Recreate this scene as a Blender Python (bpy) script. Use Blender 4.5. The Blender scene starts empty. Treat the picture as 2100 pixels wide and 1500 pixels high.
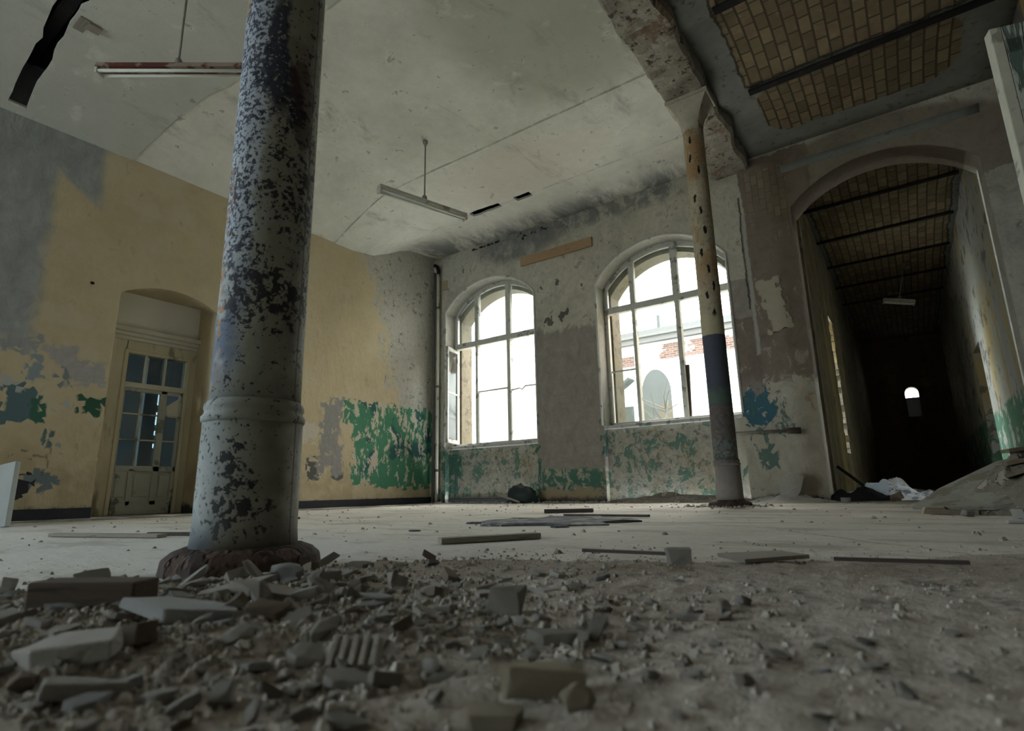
import bpy, math, random
from mathutils import Vector, Matrix, noise as mn
PI = math.pi
C = bpy.context.scene.collection
R = random.Random(7)

# ------------------------------------------------------------------ mesh helpers
class MB:
    def __init__(s): s.v = []; s.f = []
    def add(s, vs, fs):
        o = len(s.v); s.v += [tuple(p) for p in vs]; s.f += [tuple(i + o for i in f) for f in fs]; return s
    def box(s, a, b, rot=None, piv=None):
        x0, y0, z0 = a; x1, y1, z1 = b
        vs = [Vector(p) for p in ((x0,y0,z0),(x1,y0,z0),(x1,y1,z0),(x0,y1,z0),(x0,y0,z1),(x1,y0,z1),(x1,y1,z1),(x0,y1,z1))]
        if rot is not None:
            pv = Vector(piv) if piv else sum(vs, Vector()) / 8
            vs = [rot @ (p - pv) + pv for p in vs]
        return s.add(vs, [(0,3,2,1),(4,5,6,7),(0,1,5,4),(1,2,6,5),(2,3,7,6),(3,0,4,7)])
    def tube(s, path, r, n=10, cap=True):
        P = [Vector(p) for p in path]; m = len(P); rr = r if isinstance(r, (list, tuple)) else [r] * m
        vs = []; fs = []; up = None
        for i, p in enumerate(P):
            t = (P[min(i+1,m-1)] - P[max(i-1,0)]).normalized()
            if up is None: up = t.orthogonal().normalized()
            u = (up - t * up.dot(t)).normalized(); up = u; w = t.cross(u)
            for k in range(n):
                a = 2*PI*k/n; vs.append(p + (u*math.cos(a) + w*math.sin(a)) * rr[i])
        for i in range(m-1):
            for k in range(n):
                fs.append((i*n+k, i*n+(k+1)%n, (i+1)*n+(k+1)%n, (i+1)*n+k))
        if cap: fs += [tuple(range(n-1,-1,-1)), tuple((m-1)*n+k for k in range(n))]
        return s.add(vs, fs)
    def lathe(s, prof, n=48, c=(0,0), jit=0.0):
        vs = []; fs = []
        for (r, z) in prof:
            for k in range(n):
                a = 2*PI*k/n
                rr = r + (jit * mn.noise(Vector((math.cos(a)*6, math.sin(a)*6, z*6))) if jit else 0)
                vs.append((c[0] + rr*math.cos(a), c[1] + rr*math.sin(a), z))
        m = len(prof)
        for i in range(m-1):
            for k in range(n):
                fs.append((i*n+k, i*n+(k+1)%n, (i+1)*n+(k+1)%n, (i+1)*n+k))
        fs += [tuple(range(n-1,-1,-1)), tuple((m-1)*n+k for k in range(n))]
        return s.add(vs, fs)
    def prism(s, poly, f0, f1):
        """poly: list of 2-D points; f0/f1 map a point to 3-D on the two end faces"""
        n = len(poly); vs = [f0(p) for p in poly] + [f1(p) for p in poly]
        fs = [tuple(range(n-1,-1,-1)), tuple(range(n, 2*n))] + [(i, (i+1)%n, n+(i+1)%n, n+i) for i in range(n)]
        return s.add(vs, fs)
    def build(s, name, mat, parent=None, smooth=False, bevel=0.0, loc=None, solid=0.0, seg=2):
        me = bpy.data.meshes.new(name); me.from_pydata(s.v, [], s.f); me.validate(); me.update()
        import bmesh
        bm = bmesh.new(); bm.from_mesh(me); bmesh.ops.recalc_face_normals(bm, faces=bm.faces); bm.to_mesh(me); bm.free()
        if smooth:
            for p in me.polygons: p.use_smooth = True
        o = bpy.data.objects.new(name, me); C.objects.link(o)
        if mat: me.materials.append(mat)
        if parent: o.parent = parent
        if loc: o.location = loc
        if solid:
            m = o.modifiers.new('s', 'SOLIDIFY'); m.thickness = solid; m.offset = 1
        if bevel:
            m = o.modifiers.new('b', 'BEVEL'); m.width = bevel; m.segments = seg; m.limit_method = 'ANGLE'
        return o
def thing(name, label, cat, loc=(0,0,0), rotz=0.0, group=None):
    o = bpy.data.objects.new(name, None); C.objects.link(o); o.empty_display_size = .05
    o.location = loc; o.rotation_euler = (0,0,rotz); o['label'] = label; o['category'] = cat; o['kind'] = 'thing'
    if group: o['group'] = group
    return o
def tag(o, label, cat, group=None, kind='thing'):
    o['label'] = label; o['category'] = cat; o['kind'] = kind
    if group: o['group'] = group
    return o
def struct(o): o['kind'] = 'structure'; return o

# ------------------------------------------------------------------ shader helpers
class V:
    def __init__(s, g, k): s.g = g; s.k = k
    def _m(s, op, b=None, c=None):
        n = s.g.nt.nodes.new('ShaderNodeMath'); n.operation = op
        for i, x in enumerate((s, b, c)):
            if x is None: continue
            if isinstance(x, V): s.g.nt.links.new(x.k, n.inputs[i])
            else: n.inputs[i].default_value = float(x)
        return V(s.g, n.outputs[0])
    def __add__(s, o): return s._m('ADD', o)
    def __sub__(s, o): return s._m('SUBTRACT', o)
    def __mul__(s, o): return s._m('MULTIPLY', o)
    def __truediv__(s, o): return s._m('DIVIDE', o)
    __radd__ = __add__; __rmul__ = __mul__
    def __rsub__(s, o): return (s * -1.0) + o
    def abs(s): return s._m('ABSOLUTE')
    def mx(s, o): return s._m('MAXIMUM', o)
    def mi(s, o): return s._m('MINIMUM', o)
    def frac(s): return s._m('FRACT')
    def sm(s, a, b):
        n = s.g.nt.nodes.new('ShaderNodeMapRange'); n.interpolation_type = 'SMOOTHSTEP'
        s.g.nt.links.new(s.k, n.inputs[0]); n.inputs[3].default_value = 0.0; n.inputs[4].default_value = 1.0
        if a > b:
            n.inputs[1].default_value = b; n.inputs[2].default_value = a; n.inputs[3].default_value = 1.0; n.inputs[4].default_value = 0.0
        else: n.inputs[1].default_value = a; n.inputs[2].default_value = b
        return V(s.g, n.outputs[0])
def lin(c):
    return tuple((x/12.92 if x <= .04045 else ((x+.055)/1.055)**2.4) for x in c)
class G:
    def __init__(s, name):
        s.mat = bpy.data.materials.new(name); s.mat.use_nodes = True; s.nt = s.mat.node_tree
        s.nt.nodes.clear(); s.out = s.nt.nodes.new('ShaderNodeOutputMaterial')
        s.tc = s.nt.nodes.new('ShaderNodeTexCoord'); s.P = s.tc.outputs['Object']
        sx = s.nt.nodes.new('ShaderNodeSeparateXYZ'); s.nt.links.new(s.P, sx.inputs[0])
        s.x, s.y, s.z = (V(s, sx.outputs[i]) for i in range(3)); s.h = None
    def L(s, a, b): s.nt.links.new(a, b)
    def xyz(s, a, b, c):
        n = s.nt.nodes.new('ShaderNodeCombineXYZ')
        for i, q in enumerate((a, b, c)):
            if isinstance(q, V): s.L(q.k, n.inputs[i])
            else: n.inputs[i].default_value = q
        return n.outputs[0]
    def scaled(s, sc, off=(0,0,0)):
        n = s.nt.nodes.new('ShaderNodeMapping'); n.inputs['Scale'].default_value = sc; n.inputs['Location'].default_value = off
        s.L(s.P, n.inputs[0]); return n.outputs[0]
    def noise(s, scale, detail=4, rough=.6, vec=None, dist=0.0, col=False):
        n = s.nt.nodes.new('ShaderNodeTexNoise'); s.L(vec or s.P, n.inputs['Vector'])
        n.inputs['Scale'].default_value = scale; n.inputs['Detail'].default_value = detail
        n.inputs['Roughness'].default_value = rough; n.inputs['Distortion'].default_value = dist
        if col:
            sx = s.nt.nodes.new('ShaderNodeSeparateColor'); s.L(n.outputs['Color'], sx.inputs[0])
            return [V(s, sx.outputs[i]) for i in range(3)]
        return V(s, n.outputs[0])
    def vor(s, scale, vec=None, feat='F1', out='Distance', rnd=1.0):
        n = s.nt.nodes.new('ShaderNodeTexVoronoi'); n.feature = feat; s.L(vec or s.P, n.inputs['Vector'])
        n.inputs['Scale'].default_value = scale; n.inputs['Randomness'].default_value = rnd
        return V(s, n.outputs[out])
    def cells(s, scale, stretch=(1,1,1)):
        n = s.nt.nodes.new('ShaderNodeTexVoronoi'); s.L(s.scaled(stretch), n.inputs['Vector']); n.inputs['Scale'].default_value = scale
        sx = s.nt.nodes.new('ShaderNodeSeparateColor'); s.L(n.outputs['Color'], sx.inputs[0]); return [V(s, sx.outputs[i]) for i in range(3)]
    def brick(s, vec, w, h, mortar=.01, off=.5):
        n = s.nt.nodes.new('ShaderNodeTexBrick'); s.L(vec, n.inputs['Vector']); n.offset = off
        n.inputs['Scale'].default_value = 1.0; n.inputs['Brick Width'].default_value = w; n.inputs['Row Height'].default_value = h
        n.inputs['Mortar Size'].default_value = mortar; n.inputs['Mortar Smooth'].default_value = .3
        n.inputs['Color1'].default_value = (0,0,0,1); n.inputs['Color2'].default_value = (1,1,1,1)
        sx = s.nt.nodes.new('ShaderNodeSeparateColor'); s.L(n.outputs['Color'], sx.inputs[0])
        return V(s, n.outputs['Fac']), V(s, sx.outputs[0])
    def warp(s, a, b, amp=.10, f=2.5, amp2=.03, f2=14):
        n1 = s.noise(f, 2, .5, col=True); n2 = s.noise(f2, 3, .6, col=True)
        u = a + (n1[0]-.5)*(2*amp) + (n2[0]-.5)*(2*amp2); w = b + (n1[1]-.5)*(2*amp) + (n2[1]-.5)*(2*amp2)
        return u, w
    def boxm(s, u, w, cu, cw, hu, hw, e=.012):
        d = ((u-cu).abs()-hu).mx((w-cw).abs()-hw); return d.sm(e, -e)
    def ell(s, u, w, cu, cw, hu, hw, e=.06):
        a = (u-cu)/hu; b = (w-cw)/hw; return (a*a+b*b).sm(1+e, 1-e)
    def mix(s, a, b, f):
        n = s.nt.nodes.new('ShaderNodeMix'); n.data_type = 'RGBA'
        s.L(f.k, n.inputs[0]) if isinstance(f, V) else setattr(n.inputs[0], 'default_value', f)
        for i, q in ((6, a), (7, b)):
            if isinstance(q, tuple): n.inputs[i].default_value = (*q[:3], 1)
            else: s.L(q, n.inputs[i])
        return n.outputs[2]
    def vary(s, c, f, lo=.75, hi=1.25):
        """multiply a colour by a factor lo..hi"""
        n = s.nt.nodes.new('ShaderNodeMix'); n.data_type = 'RGBA'; n.blend_type = 'MULTIPLY'; n.inputs[0].default_value = 1
        if isinstance(c, tuple): n.inputs[6].default_value = (*c, 1)
        else: s.L(c, n.inputs[6])
        k = f*(hi-lo)+lo; cc = s.nt.nodes.new('ShaderNodeCombineColor')
        for i in range(3): s.L(k.k, cc.inputs[i])
        s.L(cc.outputs[0], n.inputs[7]); return n.outputs[2]
    def bump(s, v): s.h = v if s.h is None else s.h + v
    def done(s, col, rough=.9, dist=1.0, strength=1.0, metal=0.0, spec=.2):
        b = s.nt.nodes.new('ShaderNodeBsdfPrincipled')
        if isinstance(col, tuple): b.inputs['Base Color'].default_value = (*col, 1)
        else: s.L(col, b.inputs['Base Color'])
        if isinstance(rough, V): s.L(rough.k, b.inputs['Roughness'])
        else: b.inputs['Roughness'].default_value = rough
        b.inputs['Metallic'].default_value = metal; b.inputs['Specular IOR Level'].default_value = spec
        if s.h is not None:
            n = s.nt.nodes.new('ShaderNodeBump'); n.inputs['Distance'].default_value = dist; n.inputs['Strength'].default_value = strength
            s.L(s.h.k, n.inputs['Height']); s.L(n.outputs[0], b.inputs['Normal'])
        s.L(b.outputs[0], s.out.inputs[0]); return s.mat
def simple(name, c, v=.25, scale=12, rough=.8, c2=None, f2=.6, bump=.004, stretch=None, metal=0.0):
    g = G(name); vec = g.scaled(stretch) if stretch else None
    n = g.noise(scale, 4, .65, vec=vec); col = g.vary(c, n, 1-v, 1+v)
    if c2:
        m = g.noise(scale*.6, 3, .7, vec=vec).sm(f2-.04, f2+.04); col = g.mix(col, c2, m); g.bump(m*(-bump*.6))
    g.bump(n*bump); return g.done(col, rough, metal=metal)

# ------------------------------------------------------------------ materials
def mat_ceiling():
    g = G('worn plaster ceiling'); n = g.noise(.9, 4, .65); f = g.noise(8, 4, .7); w = g.noise(3, 4, .65, col=True); st = g.noise(1.9, 5, .75, vec=g.scaled((1,.4,1)), dist=.4)
    u = g.x+(w[0]-.5)*.25; v0 = g.y+(w[1]-.5)*.05; v = v0+(-5.2-g.x).mx(0.0)*.207
    c = g.vary((.64,.635,.57), n, .66, 1.28); c = g.vary(c, f, .85, 1.15)
    c = g.mix(c, (.36,.375,.35), v.sm(2.49, 2.43)*.6)
    c = g.mix(c, (.33,.34,.26), g.ell(u, v, -2.2, 3.6, .9, 1.2, .6)*.6)
    c = g.mix(c, (.58,.53,.46), g.ell(u, v, -3.9, 5.5, 1.2, .5, .8)*.6)
    c = g.mix(c, (.29,.30,.265), st.sm(.54, .70)*.65)
    c = g.mix(c, (.70,.69,.63), w[2].sm(.58, .70)*.5)
    k = f.sm(.62, .66)*w[2].sm(.40, .55); c = g.mix(c, (.25,.25,.23), k*.7)
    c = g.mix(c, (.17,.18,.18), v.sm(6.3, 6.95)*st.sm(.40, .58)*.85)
    for vv, yy in ((v, 2.455), (v0, 4.855), (v0, 6.09)):
        l = (vv-yy).abs().sm(.020, .006); c = g.mix(c, (.30,.29,.25), l*w[1].sm(.42, .58)*.55)
    g.bump(f*.006); return g.done(c, .95)
def mat_wall_left():
    g = G('peeling ochre wall'); n = g.noise(1.3, 4, .65); f = g.noise(15, 4, .7); w1 = g.noise(2.6, 3, .6, col=True); w2 = g.noise(13, 4, .7, col=True); fr = g.noise(5.5, 5, .70, vec=g.scaled((1,1.4,.75)), dist=.5)
    y = g.y+(w1[0]-.5)*.16+(w2[0]-.5)*.10; z = g.z+(w1[1]-.5)*.16+(w2[1]-.5)*.10
    w3 = g.cells(13)
    yr = g.y+(w1[0]-.5)*.10+(w2[0]-.5)*.07+(w3[0]-.5)*.10; zr = g.z+(w1[2]-.5)*.10+(w2[1]-.5)*.07+(w3[1]-.5)*.10
    c = g.vary((.51,.43,.285), n, .74, 1.26); c = g.vary(c, f, .9, 1.1)
    c = g.mix(c, (.54,.48,.35), w1[2].sm(.50, .66)*.55)
    c = g.mix(c, (.33,.265,.16), g.z.sm(.95, .4)*w1[1].sm(.35, .6)*.6)
    c = g.mix(c, (.30,.25,.17), fr.sm(.60, .70)*.45)
    gp = g.vary((.31,.325,.325), fr, .45, 1.5)
    m = (y.sm(1.62, 1.48)*z.sm(1.50, 1.72)).mx(z.sm(3.84, 3.88)); m = m.mx((y*.75+z-0.75*1.5-3.42).sm(.0, .1)*y.sm(1.98, 1.86))
    c = g.mix(c, gp, m)
    # flaking pale plaster by the window corner
    k = y - (z*-.30 + 6.70); m = k.sm(-.5, .5)*.30+fr*.7+w2[2]*.25; m = m.sm(.585, .615)*z.sm(1.25, 1.5)*k.sm(-.4, -.1)
    pc = g.mix(g.vary((.47,.455,.40), f, .6, 1.25), (.20,.21,.18), w2[1].sm(.56, .62)*w1[0].sm(.42, .55)); c = g.mix(c, pc, m)
    # grey scar with a curled edge
    m = g.boxm(yr, zr, 4.95, 1.0, .16, .42).mx(g.boxm(yr, zr, 5.03, 1.32, .08, .22)).mx(g.boxm(yr, zr, 4.72, .52, .11, .13)).mx(g.boxm(yr, zr, 5.07, .6, .09, .25))
    m = m*(1-w2[2].sm(.58, .60)*g.ell(yr, zr, 4.98, .85, .16, .3))
    ed = m*(1-g.boxm(yr+.015, zr-.015, 4.97, 1.0, .22, .6)); c = g.mix(c, g.vary((.275,.27,.26), f, .75, 1.25), m); c = g.mix(c, (.08,.075,.07), ed*.8)
    c = g.mix(c, (.55,.52,.45), g.boxm(yr, zr, 4.58, 1.0, .14, .12)*.8)
    # green dado remnant near the window corner
    m = g.boxm(yr, zr, 6.2, .92, .86, .60).mx(g.boxm(yr, zr, 5.45, 1.36, .28, .15)); pale = m
    m = m*(fr+(w2[2]-.5)*.25).sm(.45, .465); m = m.mx(g.boxm(yr, zr, 6.35, .42, .55, .16)*fr.sm(.40, .42))
    gc = g.mix(g.vary((.065,.205,.125), n, .7, 1.4), (.035,.11,.105), w1[1].sm(.52, .60))
    c = g.mix(c, g.vary((.54,.51,.43), f, .7, 1.2), pale*.8); c = g.mix(c, gc, m)
    def p(cu, cw, hu, hw, col, a=1, e=0, uu=yr, ww=zr):
        nonlocal c
        mm = g.ell(uu, ww, cu, cw, hu, hw) if e else g.boxm(uu, ww, cu, cw, hu, hw); c = g.mix(c, col, mm*a)
    lil = g.vary((.38,.365,.35), f, .7, 1.25)
    p(2.0, 1.39, .19, .11, lil); p(1.86, 1.55, .10, .09, lil); p(1.62, 1.40, .06, .09, (.25,.30,.33)); p(1.72, 1.56, .07, .03, lil); p(1.85, 1.33, .03, .10, (.20,.23,.22))
    p(1.48, 1.60, .13, .07, gp); p(2.11, 1.09, .095, .075, (.035,.10,.065)); p(1.92, 1.14, .03, .015, (.02,.02,.02))
    p(1.88, 1.05, .045, .05, (.42,.42,.41), e=1); p(1.55, 1.05, .13, .17, (.10,.165,.18)); p(1.69, 1.00, .05, .11, (.05,.14,.10))
    p(1.80, .74, .02, .09, (.10,.16,.16)); p(1.45, 1.24, .09, .04, (.42,.43,.42)); p(1.92, .66, .025, .025, (.30,.34,.33), e=1)
    p(1.80, .36, .10, .08, (.16,.20,.21)); p(1.62, .31, .10, .10, (.035,.035,.04), e=1); p(1.70, .58, .14, .008, (.12,.11,.09), .8); p(1.83, .52, .008, .13, (.12,.11,.09), .7)
    p(1.96, 2.335, .020, .016, (.01,.01,.01), e=1, uu=g.y, ww=g.z); p(2.32, .62, .06, .16, (.30,.27,.19)); p(2.31, .75, .04, .12, (.17,.21,.20), .7)
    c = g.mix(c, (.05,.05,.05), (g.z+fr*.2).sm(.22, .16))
    g.bump(f*.004); g.bump(fr*.012); return g.done(c, .92)
def mat_wall_back():
    g = G('stained window wall'); n = g.noise(1.5, 5, .7); f = g.noise(14, 4, .7); w1 = g.noise(2.4, 3, .6, col=True); w2 = g.noise(12, 4, .7, col=True); fr = g.noise(6, 5, .72, vec=g.scaled((1,1,.7),(2,2,2)), dist=.6)
    x = g.x+(w1[0]-.5)*.16+(w2[0]-.5)*.09; z = g.z+(w1[1]-.5)*.16+(w2[1]-.5)*.09
    w3 = g.cells(11)
    xr = g.x+(w1[0]-.5)*.10+(w2[0]-.5)*.07+(w3[0]-.5)*.09; zr = g.z+(w1[2]-.5)*.10+(w2[1]-.5)*.07+(w3[1]-.5)*.09
    c = g.vary((.48,.465,.395), n, .40, 1.55); c = g.vary(c, f, .75, 1.25); c = g.mix(c, (.15,.15,.135), w2[2].sm(.60, .66)*w1[0].sm(.42, .56)*.7)
    c = g.mix(c, g.vary((.48,.46,.39), f, .8, 1.2), w1[2].sm(.50, .60)*.55)
    c = g.vary(c, fr, .55, 1.42); c = g.mix(c, (.19,.19,.17), (fr*.6+n*.4).sm(.54, .64)*.75)
    # bare masonry strip between the windows and right of the second one
    row = (g.z/.077).frac(); mo = (row-.5).abs().sm(.40, .48)
    bare = g.vary((.30,.275,.245), fr, .5, 1.5); bare = g.vary(bare, f, .8, 1.2); bare = g.mix(bare, (.25,.24,.22), mo*w2[2].sm(.40, .6)*.6)
    m = g.boxm(x, z+(fr-.5)*.5, -3.95, 1.46, .62, 1.04, .05).mx(g.boxm(x, z, -1.46, 1.95, .15, .75)); c = g.mix(c, bare, m)
    # pier beside the passage: brown underlayer, pale flake, plaster ridge
    bare2 = g.vary((.165,.125,.098), fr, .5, 1.6)
    m = g.boxm(x, z, -.95, 2.6, .40, 1.6).mx(g.boxm(x, z, -1.5, 1.6, .25, .55)*.9); c = g.mix(c, bare2, m*(z+(fr-.5)*1.3).sm(1.12, 1.42)*.85); c = g.mix(c, (.31,.235,.125), g.boxm(xr, zr, -.845, .55, .05, .62)*w2[2].sm(.36, .5)*.8); c = g.mix(c, (.40,.39,.35), fr.sm(.58, .63)*g.boxm(x, z, -1.1, 1.6, .5, .9)*.6)
    tile, tcv = g.brick(g.xyz(g.z, g.x, 0.0), .14, .075, .008)
    rr = ((g.x-.09)*(g.x-.09)*.62 + (g.z-2.75)*(g.z-2.75))._m('SQRT'); vo = g.boxm(x, z, .1, 4.1, 1.3, .85)*rr.sm(1.55, 1.45)
    c = g.mix(c, g.vary((.20,.165,.125), fr, .5, 1.5), vo*.8)
    m = g.boxm(x, z, -1.05, 3.55, .24, .5)*w1[1].sm(.42, .48); c = g.mix(c, g.mix(g.vary((.33,.28,.20), tcv, .6, 1.2), (.12,.1,.08), tile), m*.40)
    q = zr - 2.25; m = g.boxm(xr + q*.10, zr, -1.10, 2.26, .13, .34)*(zr + (xr+1.10).abs()*1.9).sm(1.94, 1.97); ed = m*(1-g.boxm(xr + q*.10, zr-.012, -1.115, 2.27, .13, .34))
    c = g.mix(c, g.vary((.40,.37,.29), n, .7, 1.3), m); c = g.mix(c, (.06,.05,.04), ed)
    xq = g.x+(w1[0]-.5)*.05+(w2[0]-.5)*.05; m = g.boxm(xq, z, -1.335, 2.6, .022, .9)*.9; c = g.mix(c, (.40,.40,.36), m)
    m = g.boxm(xq, z, -1.372, 3.0, .010, .75); c = g.mix(c, (.04,.035,.03), m)
    # lower dado : pale with green remnants
    low = g.boxm(x, zr, -1.22, .66, .46, .74)*(fr+(g.z*-.25+.30)).sm(.44, .50); c = g.mix(c, g.vary((.43,.40,.33), fr, .5, 1.45), low)
    bl = g.ell(xr, zr, -1.42, 1.08, .19, .24)*(fr+(w2[2]-.5)*.3).sm(.42, .44); c = g.mix(c, g.vary((.05,.125,.16), n, .8, 1.3), bl)
    gr = g.boxm(xr, zr, -1.36, .48, .06, .14).mx(g.ell(xr, zr, -1.14, .98, .12, .26)*fr.sm(.50, .52)).mx(g.boxm(xr, zr, -1.5, .75, .2, .6)*fr.sm(.56, .58)); c = g.mix(c, (.08,.155,.13), gr*.9)
    dado = g.boxm(x, zr, -4.2, .45, 2.4, .50)*(1-g.boxm(x, zr, -3.95, 1.0, .54, .55)); c = g.mix(c, g.vary((.34,.32,.265), w2[2], .35, 1.65), dado*.85); c = g.mix(c, (.34,.26,.13), w1[1].sm(.50, .60)*fr.sm(.42, .5)*dado*.45); c = g.mix(c, (.12,.12,.105), w2[0].sm(.54, .62)*dado*.75)
    m = (fr+(w2[2]-.5)*.4).sm(.53, .57)*dado; c = g.mix(c, (.09,.175,.135), m*.9)
    m = g.boxm(xr, zr, -6.22, .42, .13, .36).mx(g.boxm(xr, zr, -4.53, .42, .05, .4)).mx(g.boxm(xr, zr, -3.43, .95, .02, .35))*(fr+(w2[2]-.5)*.5).sm(.42, .46); c = g.mix(c, (.045,.125,.095), m*.9)
    m = g.boxm(xr, zr, -3.95, .30, .50, .15); c = g.mix(c, g.vary((.45,.42,.34), f, .75, 1.15), m); c = g.mix(c, (.09,.19,.15), m*fr.sm(.46, .5))
    m = g.boxm(xr, zr, -3.98, .10, .48, .08); c = g.mix(c, (.40,.31,.19), m*.85)
    # damp stain and holes under the ceiling
    m = g.ell(x, z, -4.75, 4.12, .80, .34, .6)*n.sm(.35, .55); c = g.mix(c, (.14,.145,.15), m*.85)
    m = g.ell(x, z, -3.4, 4.22, 2.2, .22, .6)*fr.sm(.42, .56); c = g.mix(c, (.17,.175,.175), m*.8)
    h = (g.boxm(xr, g.z, -5.40, 4.235, .34, .020)*w2[2].sm(.47, .50)).mx(g.boxm(xr, zr, -4.35, 4.20, .45, .045)*w2[2].sm(.52, .55)); c = g.mix(c, (.015,.014,.012), h)
    for cx, cz, a, b in ((-4.04,3.29,.035,.05),(-4.05,3.08,.02,.025),(-4.36,3.22,.02,.03),(-3.98,2.72,.07,.08),(-4.22,2.66,.06,.08),(-3.62,3.1,.02,.03),(-5.9,3.9,.03,.03)):
        m = g.ell(xr, zr, cx, cz, a, b); c = g.mix(c, (.07,.07,.06), m*.85)
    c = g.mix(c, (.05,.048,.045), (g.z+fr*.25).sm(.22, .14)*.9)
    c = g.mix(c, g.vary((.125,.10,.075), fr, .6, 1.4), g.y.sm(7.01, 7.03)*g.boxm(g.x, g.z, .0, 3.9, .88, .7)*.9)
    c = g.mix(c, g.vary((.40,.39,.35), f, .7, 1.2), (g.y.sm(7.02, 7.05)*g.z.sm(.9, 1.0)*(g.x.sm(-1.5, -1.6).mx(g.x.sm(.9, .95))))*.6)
    g.bump(f*.007); g.bump(fr*.014); return g.done(c, .95)
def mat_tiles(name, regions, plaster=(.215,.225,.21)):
    """hollow clay tiles of a jack arch; plaster outside the regions (x0,x1,y0,y1)"""
    g = G(name); w = g.noise(3.5, 4, .65, col=True); f = g.noise(10, 4, .7); x = g.x+(w[0]-.5)*.12; y = g.y+(w[1]-.5)*.12
    mo, bc = g.brick(g.xyz(g.y+(w[2]-.5)*.02, g.x, 0.0), .21, .105, .009, 0.33)
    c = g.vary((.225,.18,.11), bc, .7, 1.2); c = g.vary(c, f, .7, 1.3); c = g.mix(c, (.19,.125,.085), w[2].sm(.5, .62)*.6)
    c = g.mix(c, (.34,.32,.28), f.sm(.64, .67)*.5); c = g.mix(c, (.085,.07,.05), mo)
    m = None
    for (x0, x1, y0, y1, r) in regions:
        dx = ((x-(x0+x1)/2).abs()-((x1-x0)/2-r)).mx(0.0); dy = ((y-(y0+y1)/2).abs()-((y1-y0)/2-r)).mx(0.0)
        d = (dx*dx+dy*dy)._m('SQRT')-r; k = d.sm(.012, -.012); m = k if m is None else m.mx(k)
        eg = d.abs().sm(.02, .006)
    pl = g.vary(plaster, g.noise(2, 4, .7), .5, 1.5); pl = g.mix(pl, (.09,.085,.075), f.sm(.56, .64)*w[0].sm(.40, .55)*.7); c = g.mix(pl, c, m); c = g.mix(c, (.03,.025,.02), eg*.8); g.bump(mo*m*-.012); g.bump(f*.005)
    return g.done(c, .95)
def mat_aisle_wall(name, base, green=True):
    g = G(name); f = g.noise(12, 4, .7); n = g.noise(1.8, 4, .65); w = g.noise(4, 4, .65, col=True); z = g.z+(w[0]-.5)*.18; st = g.noise(1.5, 3, .6, vec=g.scaled((1,2,.35),(3,3,3)))
    c = g.vary(base, n, .6, 1.35); c = g.vary(c, f, .85, 1.15)
    c = g.mix(c, (.46,.35,.14), st.sm(.52, .62)*.75)
    c = g.mix(c, (.15,.13,.11), w[1].sm(.56, .62)*.8)
    if green:
        m = z.sm(1.12, 1.06)*z.sm(.38, .44)*w[2].sm(.42, .46); c = g.mix(c, (.10,.21,.14), m); c = g.mix(c, (.40,.31,.13), z.sm(.42, .38)*.8)
    g.bump(f*.008); return g.done(c, .95)
def mat_floor():
    g = G('dusty screed floor'); n = g.noise(.9, 5, .65); f = g.noise(16, 5, .75); s = g.noise(2.5, 5, .72, vec=g.scaled((.6,1.4,1))); w = g.noise(2.2, 4, .7, col=True)
    c = g.vary((.62,.595,.53), n, .72, 1.2); c = g.vary(c, f, .7, 1.2)
    c = g.mix(c, (.50,.515,.52), g.ell(g.x, g.y, -3.6, .9, 2.6, .9, .7)*.6)  # cool light from the left painted into the floor as a bluish ellipse
    c = g.mix(c, (.30,.275,.23), s.sm(.50, .64)*.6)
    c = g.mix(c, (.22,.205,.18), f.sm(.60, .66)*.6)
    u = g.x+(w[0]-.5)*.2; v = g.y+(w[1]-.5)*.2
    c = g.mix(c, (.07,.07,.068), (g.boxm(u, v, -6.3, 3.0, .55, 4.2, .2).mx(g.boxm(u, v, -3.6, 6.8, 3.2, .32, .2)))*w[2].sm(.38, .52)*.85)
    c = g.mix(c, (.25,.23,.19), g.boxm(u, v, -.3, 5.6, 1.6, 1.5, .3)*n.sm(.3, .6)*.7)
    l = ((v - u*.18 - 3.15).abs()).sm(.018, .006)*s.sm(.35, .5); c = g.mix(c, (.16,.15,.13), l*.8)
    l = ((v + u*1.3 - 1.95).abs()).sm(.012, .004)*u.sm(-.6, -.4); c = g.mix(c, (.14,.13,.12), l*.7)
    g.bump(f*.007); g.bump(s*.012); return g.done(c, .95)
def mat_dirt():
    g = G('loose mortar dirt'); n = g.noise(3, 4, .6); f = g.noise(50, 5, .8); w = g.noise(16, 4, .7, col=True)
    c = g.vary((.44,.40,.345), n, .7, 1.3); c = g.vary(c, f, .45, 1.5)
    c = g.mix(c, (.42,.40,.36), w[0].sm(.58, .68)*.5); c = g.mix(c, (.26,.20,.145), n.sm(.5, .65)*.5)
    c = g.mix(c, (.12,.112,.10), w[1].sm(.58, .66)*.6)
    g.bump(f*.010); g.bump(w[2]*.012); return g.done(c, .97)
def mat_fragment(name, c0, c1, v=.3):
    g = G(name); oi = g.nt.nodes.new('ShaderNodeObjectInfo'); r = V(g, oi.outputs['Random'])
    n = g.noise(40, 5, .7); c = g.mix(c0, c1, r); c = g.vary(c, n, 1-v, 1+v)
    c = g.mix(c, (.13,.12,.105), g.noise(90, 3, .7).sm(.62, .66)*.5); g.bump(n*.004); return g.done(c, .95)
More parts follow.
